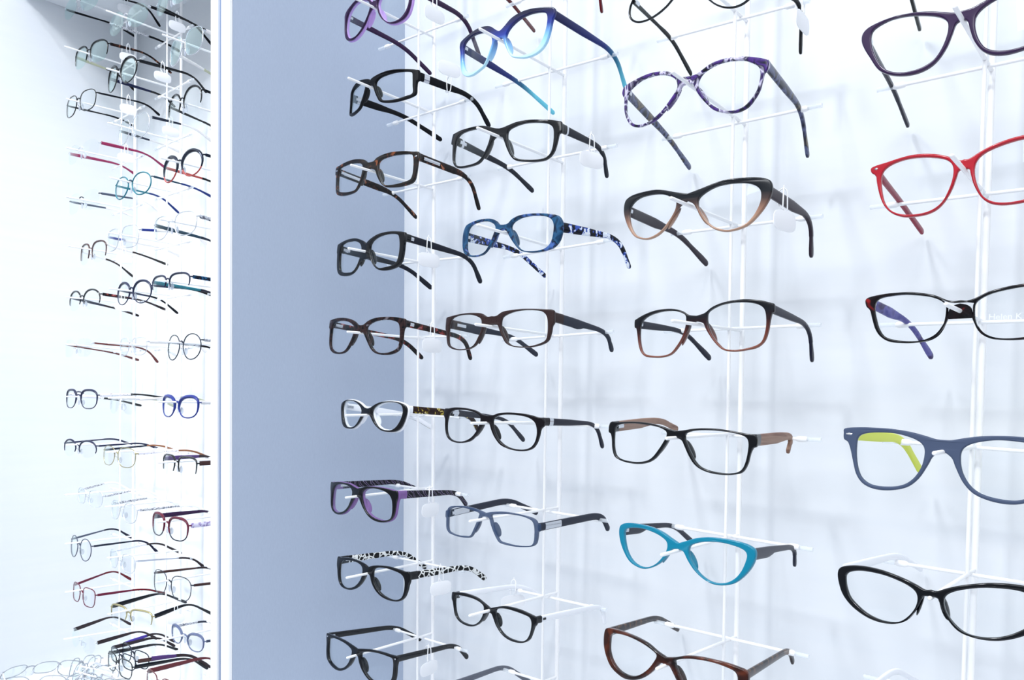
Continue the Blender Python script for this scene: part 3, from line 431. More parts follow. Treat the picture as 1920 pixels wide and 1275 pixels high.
RACKS = {"A":{"x":-0.7726,"lx":-0.0021,"ly":-0.019,"lev":[[[-7739,-1080,5777],[-8516,197,5749],[-6949,197,5749],5777],[[-7736,-1061,4777],[-8694,216,4834],[-6959,216,4766],4777],[[-7734,-1024,3800],[-8512,235,3749],[-6877,235,3728],3777],[[-7732,-969,2778],[-8597,254,2809],[-6914,254,2775],2777],[[-7730,-989,1775],[-8505,273,1829],[-6890,273,1777],1777],[[-7728,-985,769],[-8519,292,820],[-6926,292,782],777],[[-7726,-991,-244],[-8503,311,-251],[-6936,311,-251],-223],[[-7724,-974,-1246],[-8459,330,-1236],[-6909,330,-1241],-1223],[[-7722,-947,-2231],[-8490,349,-2253],[-6969,349,-2228],-2223],[[-7719,-921,-3223],[-8444,368,-3274],[-6892,368,-3253],-3223],[[-7717,-890,-4223],[-8494,387,-4251],[-6928,387,-4251],-4223]]},
"B":{"x":-0.5558,"lx":-0.0044,"ly":-0.0088,"lev":[[[-5583,-1062,5739],[-6361,256,5711],[-4794,256,5711],5739],[[-5579,-1053,4739],[-6356,265,4711],[-4789,265,4711],4739],[[-5575,-1009,3752],[-6518,274,3797],[-4746,274,3714],3739],[[-5570,-1021,2750],[-6459,282,2794],[-4734,282,2737],2739],[[-5566,-998,1770],[-6343,291,1711],[-4754,291,1735],1739],[[-5561,-1001,755],[-6339,300,711],[-4732,300,748],739],[[-5557,-1037,-260],[-6334,309,-289],[-4764,309,-281],-261],[[-5553,-1038,-1269],[-6309,317,-1290],[-4751,317,-1312],-1261],[[-5548,-1018,-2247],[-6194,326,-2304],[-4759,326,-2289],-2261],[[-5544,-983,-3261],[-6287,335,-3316],[-4754,335,-3289],-3261],[[-5539,-975,-4261],[-6317,344,-4289],[-4750,344,-4289],-4261]]},
"C":{"x":-0.3332,"lx":-0.0123,"ly":0.005,"lev":[[[-3390,-961,4711],[-4168,330,4683],[-2601,330,4683],4711],[[-3378,-966,3711],[-4291,325,3734],[-2720,325,3648],3711],[[-3366,-963,2759],[-4199,320,2706],[-2578,320,2679],2711],[[-3353,-958,1712],[-4063,315,1715],[-2542,315,1688],1711],[[-3341,-901,687],[-4114,310,724],[-2526,310,718],711],[[-3329,-970,-308],[-4106,305,-317],[-2491,305,-311],-289],[[-3316,-1025,-1284],[-4051,300,-1263],[-2533,300,-1303],-1289],[[-3304,-1078,-2232],[-4135,295,-2279],[-2540,295,-2273],-2289],[[-3292,-1001,-3289],[-4069,290,-3317],[-2502,290,-3317],-3289]]},
"D":{"x":-0.1292,"lx":-0.0005,"ly":0.0034,"lev":[[[-1294,-865,4694],[-2072,322,4666],[-505,322,4666],4694],[[-1294,-868,3694],[-2071,319,3666],[-504,319,3666],3694],[[-1293,-834,2700],[-2114,316,2695],[-504,316,2666],2694],[[-1293,-785,1719],[-2139,312,1703],[-503,312,1666],1694],[[-1292,-810,706],[-2029,309,690],[-503,309,666],694],[[-1292,-992,-306],[-1978,305,-290],[-502,305,-334],-306],[[-1291,-989,-1281],[-1972,302,-1309],[-502,302,-1334],-1306],[[-1291,-889,-2306],[-2068,299,-2334],[-501,299,-2334],-2306]]},
"L1":{"x":-1.7123,"lx":-0.0067,"ly":-0.001,"lev":[[[-17176,-897,7874],[-17953,299,7846],[-16387,299,7846],7874],[[-17169,-940,6849],[-17947,300,6846],[-16380,300,6846],6874],[[-17163,-899,5823],[-17940,301,5846],[-16373,301,5846],5874],[[-17156,-895,4848],[-17933,302,4846],[-16366,302,4846],4874],[[-17149,-891,3869],[-17926,303,3846],[-16360,303,3846],3874],[[-17143,-858,2893],[-17920,304,2846],[-16353,304,2846],2874],[[-17136,-893,1861],[-17913,305,1846],[-16346,305,1846],1874],[[-17129,-889,911],[-17906,306,846],[-16340,306,846],874],[[-17122,-875,-141],[-17900,307,-154],[-16333,307,-154],-126],[[-17116,-881,-1117],[-17893,308,-1154],[-16326,308,-1154],-1126],[[-17109,-903,-2131],[-17886,308,-2154],[-16319,308,-2154],-2126],[[-17102,-886,-3128],[-17879,309,-3154],[-16313,309,-3154],-3126],[[-17096,-882,-4113],[-17873,310,-4154],[-16306,310,-4154],-4126],[[-17089,-904,-5066],[-17866,311,-5154],[-16299,311,-5154],-5126],[[-17082,-884,-6126],[-17859,312,-6154],[-16293,312,-6154],-6126]]},
"L2":{"x":-1.4994,"lx":-0.003,"ly":-0.0066,"lev":[[[-15018,-966,7869],[-15795,254,7841],[-14228,254,7841],7869],[[-15015,-987,6871],[-15792,261,6841],[-14225,261,6841],6869],[[-15012,-971,5838],[-15789,268,5841],[-14222,268,5841],5869],[[-15009,-937,4869],[-15786,274,4841],[-14219,274,4841],4869],[[-15006,-907,3888],[-15783,281,3841],[-14216,281,3841],3869],[[-15003,-923,2882],[-15780,287,2841],[-14213,287,2841],2869],[[-15000,-893,1866],[-15777,294,1841],[-14210,294,1841],1869],[[-14997,-919,869],[-15774,301,841],[-14207,301,841],869],[[-14994,-903,-137],[-15771,307,-159],[-14204,307,-159],-131],[[-14991,-924,-1136],[-15768,314,-1159],[-14201,314,-1159],-1131],[[-14988,-939,-2143],[-15765,321,-2159],[-14198,321,-2159],-2131],[[-14985,-896,-3089],[-15762,327,-3159],[-14195,327,-3159],-3131],[[-14982,-889,-4140],[-15759,334,-4159],[-14192,334,-4159],-4131],[[-14979,-860,-5138],[-15756,340,-5159],[-14189,340,-5159],-5131],[[-14976,-873,-6131],[-15753,347,-6159],[-14186,347,-6159],-6131],[[-14973,-866,-7131],[-15750,354,-7159],[-14183,354,-7159],-7131]]},
"L3":{"x":-1.2862,"lx":0.0021,"ly":0.0005,"lev":[[[-12845,-941,7828],[-13622,310,7800],[-12056,310,7800],7828],[[-12847,-942,6828],[-13625,310,6800],[-12058,310,6800],6828],[[-12849,-942,5828],[-13627,309,5800],[-12060,309,5800],5828],[[-12852,-943,4828],[-13629,309,4800],[-12062,309,4800],4828],[[-12854,-943,3828],[-13631,308,3800],[-12064,308,3800],3828],[[-12856,-944,2828],[-13633,308,2800],[-12066,308,2800],2828],[[-12858,-944,1828],[-13635,307,1800],[-12068,307,1800],1828],[[-12860,-945,828],[-13637,307,800],[-12070,307,800],828],[[-12862,-945,-172],[-13639,306,-200],[-12072,306,-200],-172],[[-12864,-942,-1180],[-13641,306,-1200],[-12075,306,-1200],-1172],[[-12866,-946,-2172],[-13643,305,-2200],[-12077,305,-2200],-2172],[[-12868,-956,-3175],[-13646,305,-3200],[-12079,305,-3200],-3172],[[-12870,-945,-4159],[-13648,304,-4200],[-12081,304,-4200],-4172],[[-12873,-948,-5172],[-13650,304,-5200],[-12083,304,-5200],-5172],[[-12875,-948,-6172],[-13652,303,-6200],[-12085,303,-6200],-6172]]}}


# ---------------------------------------------------------------- room shell
wallm, n, l, b = base('white_laminate', rough=0.42, spec=0.35)
tc = n.new('ShaderNodeTexCoord'); mp = n.new('ShaderNodeMapping'); mp.inputs['Scale'].default_value = (1.2, 1.2, 22)
nz = n.new('ShaderNodeTexNoise'); nz.inputs['Scale'].default_value = 3; nz.inputs['Detail'].default_value = 5
rp = ramp_nodes(n, [(0.3, (222, 226, 231)), (0.7, (225, 228, 232))])
l.new(tc.outputs['Object'], mp.inputs['Vector']); l.new(mp.outputs['Vector'], nz.inputs['Vector']); l.new(nz.outputs['Fac'], rp.inputs['Fac']); l.new(rp.outputs['Color'], b.inputs['Base Color'])
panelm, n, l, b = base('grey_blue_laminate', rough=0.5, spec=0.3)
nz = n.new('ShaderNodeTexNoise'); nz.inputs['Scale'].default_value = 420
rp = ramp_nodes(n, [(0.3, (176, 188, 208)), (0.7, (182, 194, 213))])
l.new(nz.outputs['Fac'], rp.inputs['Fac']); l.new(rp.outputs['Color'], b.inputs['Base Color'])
edgem = solid('edge_banding', (250, 250, 252), rough=0.4)
groovem = solid('groove_shade_grey', (122, 140, 172), rough=0.4)  # shade of the recessed gap put into the strip's colour
floorm = solid('pale_floor', (205, 210, 218), rough=0.4)
SH = -0.022
def st(o): o['kind'] = 'structure'; return o
st(box('wall_back', (-2.1, 0.1, -1.15), (0.9, 0.14, 1.35), wallm))
st(box('wall_middle', (-0.943, -0.178, -1.15), (-0.8971, 0.1, 1.35), panelm, shear=SH))
st(box('trim_1', (-0.9432, -0.183, -1.15), (-0.9262, -0.178, 1.35), edgem, bev=0.0008, shear=SH))
st(box('trim_2', (-0.9172, -0.183, -1.15), (-0.8969, -0.178, 1.35), edgem, bev=0.0008, shear=SH))
st(box('trim_3', (-0.9262, -0.1795, -1.15), (-0.9172, -0.178, 1.35), groovem, shear=SH))
st(box('wall_left', (-1.868, -0.183, -1.15), (-1.828, 0.1, 1.35), wallm, shear=-0.004))
st(box('ceiling_left', (-1.83, -0.146, 0.812), (-0.945, 0.1, 0.84), wallm))
st(box('light_blocker_right', (-0.897, -0.186, 0.905), (0.9, 0.1, 0.93), wallm))  # unseen board, added to darken the middle panel towards its top
st(box('floor', (-2.6, -3.0, -1.19), (2.0, 0.14, -1.15), floorm))
tag(box('display_shelf', (-1.828, -0.178, -0.64), (-0.9435, 0.0999, -0.605), wallm, bev=0.001), 'white shelf board at the foot of the left alcove', 'shelf')
tag(box('display_shelf', (-0.8969, -0.178, -0.64), (0.9, 0.0999, -0.605), wallm, bev=0.001), 'long white shelf board below the four right-hand wire racks', 'shelf')

# ---------------------------------------------------------------- wire racks
RACK_LABEL = {
 'A': 'white wire rack beside the grey-blue panel, first of the four on the right wall',
 'B': 'white wire rack with nose rods, second one right of the grey-blue panel',
 'C': 'white wire rack third from the grey-blue panel, holding the turquoise glasses',
 'D': 'white wire rack nearest the camera at the right edge, holding the red glasses',
 'L1': 'far-left white wire rack in the bright alcove, next to the side panel',
 'L2': 'middle white wire rack of the three in the bright left alcove',
 'L3': 'white wire rack half hidden behind the grey-blue panel in the left alcove',
}
YF, YR, YB = 0.018, 0.0456, 0.0306
for rk, R in RACKS.items():
    x0, lx, ly = R['x'], R['lx'], R['ly']
    root = empty('wire_rack', (x0, YF, -0.605))
    tag(root, RACK_LABEL[rk], 'display rack', 'white wire eyeglass racks')
    off = Vector((x0, YF, -0.605))
    X = lambda z: x0 + lx * z
    Y = lambda y, z: y + ly * z
    loc = lambda p: Vector(p) - off
    zt = 0.904 if rk[0] != 'L' else 0.811
    tube('front_post', [loc((X(z), Y(YF, z), z)) for z in (-0.604, zt)], 0.0016, WIREC, root, seg=12)
    tube('rear_post', [loc((X(z), Y(YR, z), z)) for z in (-0.602, zt)], 0.0026, WIREC, root, seg=14)
    for (t, e0, e1, z4) in R['lev']:
        z = z4 / 1e4
        t, e0, e1 = [Vector(v) / 1e4 for v in (t, e0, e1)]
        if z > (0.80 if rk[0] == 'L' else 0.89) or z < -0.58: continue
        rear = Vector((X(z), Y(YR, z), z))
        d = (rear - t).normalized()
        tube('nose_rod', [loc(t + d * 0.0016), loc(t.lerp(rear, 0.5)), loc(rear)], 0.0016, WIREC, root, seg=10)
        ax = (e1 - e0).normalized()
        cb = tube('crossbar', [loc(e0 + ax * 0.016), loc(e1 - ax * 0.016)], 0.0015, WIREC, root, seg=10)
        for e, a in ((e0, ax), (e1, -ax)):
            tube('collar', [loc(e + a * 0.0125), loc(e + a * 0.0145), loc(e + a * 0.0205), loc(e + a * 0.0225)], 0.0026, WIREC, cb, seg=12, rs=[0.0019, 0.0027, 0.0027, 0.0019], round_ends=False)
            tube('clear_sleeve', [loc(e), loc(e + a * 0.0125)], 0.0021, CLEAR, cb, seg=12, round_ends=False)

# ---------------------------------------------------------------- eyeglasses
DK = 0.66
STD = [(0, 4, 4), (0.5, 3.4, 3.4), (0.9, 2.9, 2.9), (1.2, 2.9, 2.9), (1.75, 3.2, 3.2), (2, 3.0, 3.0)]
THIN = [(0, 2.6, 2.6), (0.5, 2.2, 2.2), (0.9, 2.0, 2.0), (1.2, 2.2, 2.2), (1.75, 2.8, 2.8), (2, 2.6, 2.6)]
WIDE = [(0, 5, 5), (0.6, 4.4, 4.4), (0.9, 3.4, 3.4), (1.2, 3.2, 3.2), (1.8, 3.6, 3.6), (2, 3.2, 3.2)]
STEPT = [(0, 4.8, 5.2), (0.35, 4.6, 5.6), (0.52, 4.2, 6.2), (0.62, 3.8, 3.2), (0.9, 2.8, 2.4), (1.3, 2.6, 2.6), (1.8, 3.4, 3.4), (2, 3.2, 3.2)]
def mm(a): return [(p[0] / 1e4, p[1] / 1e4) for p in a]
def plastic(key, st):
    g = GLASSES[key]
    root = empty('eyeglasses', g['P'], Euler((g['q'][2], g['q'][1], g['q'][0]), 'XYZ'))
    K = g['K']; I = mm(g['I']); O = mm(g['O'])
    fm = st['front']
    front_mesh(O, I, K, 'front', root, fm, th=st.get('th', 0.0038), y0=0.0)
    back = 0.0018
    if st.get('back'):
        front_mesh(O, I, K, 'front_backing', root, st['back'], th=0.0034, y0=0.0034, grow=st.get('grow', 0.0003))
        back = 0.005
    Ic = catmull([((u - 0.0), v) for u, v in I], 3)
    for s in (1, -1): lens_mesh(Ic, K, 'lens', root, s, mat=st.get('lens'))
    hu, hv = g['h'][0] / 1e4, g['h'][1] / 1e4
    ep = st.get('ep', 0.0)
    for s, k in ((1, 'R'), (-1, 'L')):
        bend, tip = [Vector(p) / 1e4 for p in g[k]]
        H = Vector((s * (abs(hu) - 0.0022), K * hu * hu + back - 0.001, hv))
        path = path_of(H, bend, tip)
        prof = st.get('prof', STD)
        t0 = 0.0
        if ep:
            ph = prof[0]
            temple_mesh(path, [(0, ph[1] + 0.1, ph[2] + 0.1), (ep, ph[1] + 0.1, ph[2] + 0.1), (2, 4, 4)], 'endpiece', root, st.get('epm', fm), 0, ep, th=0.0042)
            t0 = ep
        tm = st['temple'] if not isinstance(st['temple'], tuple) else st['temple'][0]
        t = temple_mesh(path, prof, 'temple', root, tm, t0, 2.0, th=st.get('tth', 0.0031), sgn=s)
        if isinstance(st['temple'], tuple):
            temple_mesh(path, prof, 'temple_lining', t, st['temple'][1], t0, 2.0, th=0.0014, side=-0.0019, sgn=s)
        for (a, bb, f, m, nm) in st.get('plates', []):
            pr = [(q[0], q[1] * f, q[2] * f) for q in prof]
            temple_mesh(path, pr, nm, t, m, a, bb, th=0.0042 if f < 1 else 0.0046, sgn=s, round_tip=False)
        temple_mesh(path, [(0, 1.8, 1.8), (2, 1.8, 1.8)], 'hinge', root, SILVER, 0.0 + t0 * 0.6, t0 + 0.07, th=0.0016, side=-0.0024, sgn=s, round_tip=False, seg=8)
        if st.get('stud'):
            us = abs(hu) - st.get('stud_in', 0.004)
            bm = bmesh.new(); bmesh.ops.create_uvsphere(bm, u_segments=10, v_segments=6, radius=1)
            w = st['stud']
            bmesh.ops.transform(bm, matrix=Matrix.Translation((s * us, K * us * us - 0.0018, hv)) @ Matrix.Diagonal((w, 0.0006, 0.0009, 1)), verts=bm.verts)
            from_bm('rivet', bm, SILVER, root)
        if st.get('pad', True):
            cv = sum(p[1] for p in I) / len(I); hgt = max(p[1] for p in I) - min(p[1] for p in I)
            um = min(p[0] for p in Ic)
            nas = [p for p in Ic if p[0] < um + 0.014 and cv - 0.34 * hgt < p[1] < cv + 0.12 * hgt]
            pa = max(nas, key=lambda p: p[1]); pb = min(nas, key=lambda p: p[1])
            pm = min(nas, key=lambda p: abs(p[1] - (pa[1] + pb[1]) / 2))
            tilt = math.atan2(pb[0] - pa[0], pa[1] - pb[1])            # pads follow the slope of the nasal rim
            bm = bmesh.new(); bmesh.ops.create_uvsphere(bm, u_segments=16, v_segments=10, radius=1)
            M = Matrix.Translation((s * (pm[0] - 0.0012), K * pm[0] ** 2 + back + 0.0018, pm[1])) @ Matrix.Rotation(-s * tilt, 4, 'Y') @ Matrix.Rotation(s * -0.28, 4, 'Z') @ Matrix.Diagonal((0.0013, 0.0042, min(0.0105, hgt * 0.27), 1))
            bmesh.ops.transform(bm, matrix=M, verts=bm.verts)
            from_bm('nose_pad', bm, st.get('padm', st.get('back', fm)), root, 60)
    return root

def col(name, c, **k): return solid(name, c, **k)
PURP = col('aubergine_plastic', (56, 26, 72), rough=0.2)
LAV = col('lavender_plastic', (196, 158, 228), rough=0.22)
TORT = mottle('dark_tortoise', [(0.45, (20, 15, 15)), (0.62, (46, 26, 18)), (0.72, (150, 84, 50))], scale=130, rough=0.15, spec=0.45)
TORTT = mottle('tortoise_temple', [(0.5, (24, 17, 17)), (0.62, (60, 34, 26)), (0.72, (196, 124, 92))], scale=150, rough=0.15)
DEMI = mottle('smoky_tortoise', [(0.40, (22, 20, 26)), (0.52, (66, 46, 46)), (0.64, (24, 20, 24)), (0.75, (150, 140, 150))], scale=110, rough=0.12)
DEMIT = mottle('red_tortoise_temple', [(0.42, (22, 16, 20)), (0.55, (70, 40, 38)), (0.62, (176, 66, 62)), (0.74, (170, 160, 166))], scale=120, rough=0.15)
CAMO = mottle('brown_yellow_print', [(0.40, (44, 22, 20)), (0.56, (60, 34, 22)), (0.62, (214, 190, 60)), (0.70, (240, 230, 190)), (0.76, (70, 36, 28))], scale=170, rough=0.25)
ZEBP = mottle('purple_zebra_print', [(0.45, (18, 16, 34)), (0.60, (28, 24, 50)), (0.70, (206, 190, 222)), (0.80, (40, 32, 62))], scale=70, kind='wave', rough=0.22)
LEO = mottle('leopard_print', [(0.0, (232, 234, 232)), (0.07, (236, 238, 236)), (0.11, (14, 16, 20)), (1.0, (10, 12, 18))], scale=150, kind='cells', rough=0.25)
BLUEG = gradient('blue_fade', 'Z', -0.026, 0.014, [(0.0, (190, 232, 250)), (0.30, (130, 190, 240)), (0.60, (40, 66, 180)), (0.84, (18, 24, 104)), (1.0, (10, 14, 60))], rough=0.12, spec=0.45)
BLUET = gradient('navy_to_teal', 'Y', 0.02, 0.125, [(0.0, (22, 24, 92)), (0.6, (34, 52, 138)), (0.78, (52, 130, 172)), (1.0, (108, 204, 226))], rough=0.15)
BLUS = mottle('blue_tortoise', [(0.40, (24, 66, 104)), (0.52, (50, 104, 150)), (0.58, (16, 22, 44)), (0.66, (90, 130, 210)), (0.76, (30, 70, 110))], scale=55, rough=0.1)
BLUST = mottle('blue_black_spots', [(0.44, (16, 20, 38)), (0.50, (70, 104, 210)), (0.56, (226, 234, 248)), (0.66, (238, 242, 250)), (0.72, (20, 26, 48))], const=True, scale=150, rough=0.15)
BROWN = col('brown_plastic', (62, 44, 44), rough=0.28)
SLATE = col('slate_plastic', (46, 52, 70), rough=0.38)
SLATEC = col('slate_crystal', (72, 94, 132), rough=0.12, alpha=0.74)
ESP = col('espresso_plastic', (24, 20, 26), rough=0.18)
PURB = mottle('purple_stripes', [(0.30, (28, 30, 50)), (0.42, (92, 58, 150)), (0.50, (44, 40, 70)), (0.59, (214, 208, 234)), (0.63, (80, 56, 130)), (0.72, (24, 26, 40))], scale=75, stretch=(1.3, 1.3, 1.0), rough=0.12)
PURBT = mottle('grey_marble_temple', [(0.36, (30, 34, 56)), (0.48, (110, 118, 160)), (0.56, (44, 48, 70)), (0.64, (130, 116, 92)), (0.74, (40, 40, 60))], scale=60, rough=0.15)
CATG = gradient('black_to_tan', 'Z', -0.022, 0.010, [(0.0, (206, 164, 138)), (0.22, (180, 134, 112)), (0.5, (84, 66, 64)), (0.68, (18, 26, 34)), (1.0, (12, 18, 28))], rough=0.14, spec=0.45)
CATT = col('dark_mauve_plastic', (52, 40, 54), rough=0.3)
REDG = gradient('black_to_red_brown', 'Z', -0.028, 0.010, [(0.0, (150, 88, 70)), (0.3, (120, 56, 46)), (0.58, (50, 22, 26)), (0.78, (14, 18, 28)), (1.0, (8, 12, 20))], rough=0.15, spec=0.45)
WOOD = mottle('walnut_wood', [(0.3, (152, 114, 98)), (0.5, (186, 150, 130)), (0.62, (140, 100, 86)), (0.8, (196, 162, 144))], scale=60, stretch=(1, 0.18, 3.0), rough=0.5)
TURQ = col('turquoise_plastic', (10, 150, 186), rough=0.12, spec=0.5)
SLT2 = col('dark_slate_temple', (42, 46, 66), rough=0.3)
BRT = mottle('brown_tortoise', [(0.40, (24, 12, 12)), (0.55, (66, 27, 18)), (0.66, (116, 52, 28)), (0.78, (30, 15, 14))], scale=45, rough=0.1, spec=0.5)
BRTT = mottle('grey_brown_tortoise', [(0.4, (34, 30, 38)), (0.55, (70, 56, 54)), (0.66, (120, 90, 70)), (0.75, (36, 30, 36))], scale=110, rough=0.14)
DPUR = col('deep_purple_plastic', (58, 32, 78), rough=0.16, spec=0.45)
NAVYT = col('dark_navy_temple', (26, 28, 52), rough=0.25)
RED = col('red_plastic', (206, 26, 48), rough=0.16, spec=0.45)
REDT = col('crimson_temple', (168, 30, 66), rough=0.25)
RTOR = mottle('black_red_tortoise', [(0.55, (14, 14, 20)), (0.66, (34, 18, 24)), (0.71, (170, 34, 36)), (0.78, (30, 16, 22))], scale=40, rough=0.12)
VIOT = mottle('violet_temple', [(0.36, (70, 66, 160)), (0.5, (120, 116, 196)), (0.62, (60, 36, 96)), (0.75, (110, 130, 200))], scale=60, rough=0.2)
STEEL = col('matt_slate_blue', (84, 98, 128), rough=0.5)
LIME = col('lime_plastic', (218, 228, 84), rough=0.4)
DRED = col('dark_red_plastic', (110, 22, 34), rough=0.25)
GREYC = col('grey_crystal', (96, 102, 122), rough=0.1, alpha=0.72)
REDF = col('brick_red', (110, 24, 36), rough=0.2)

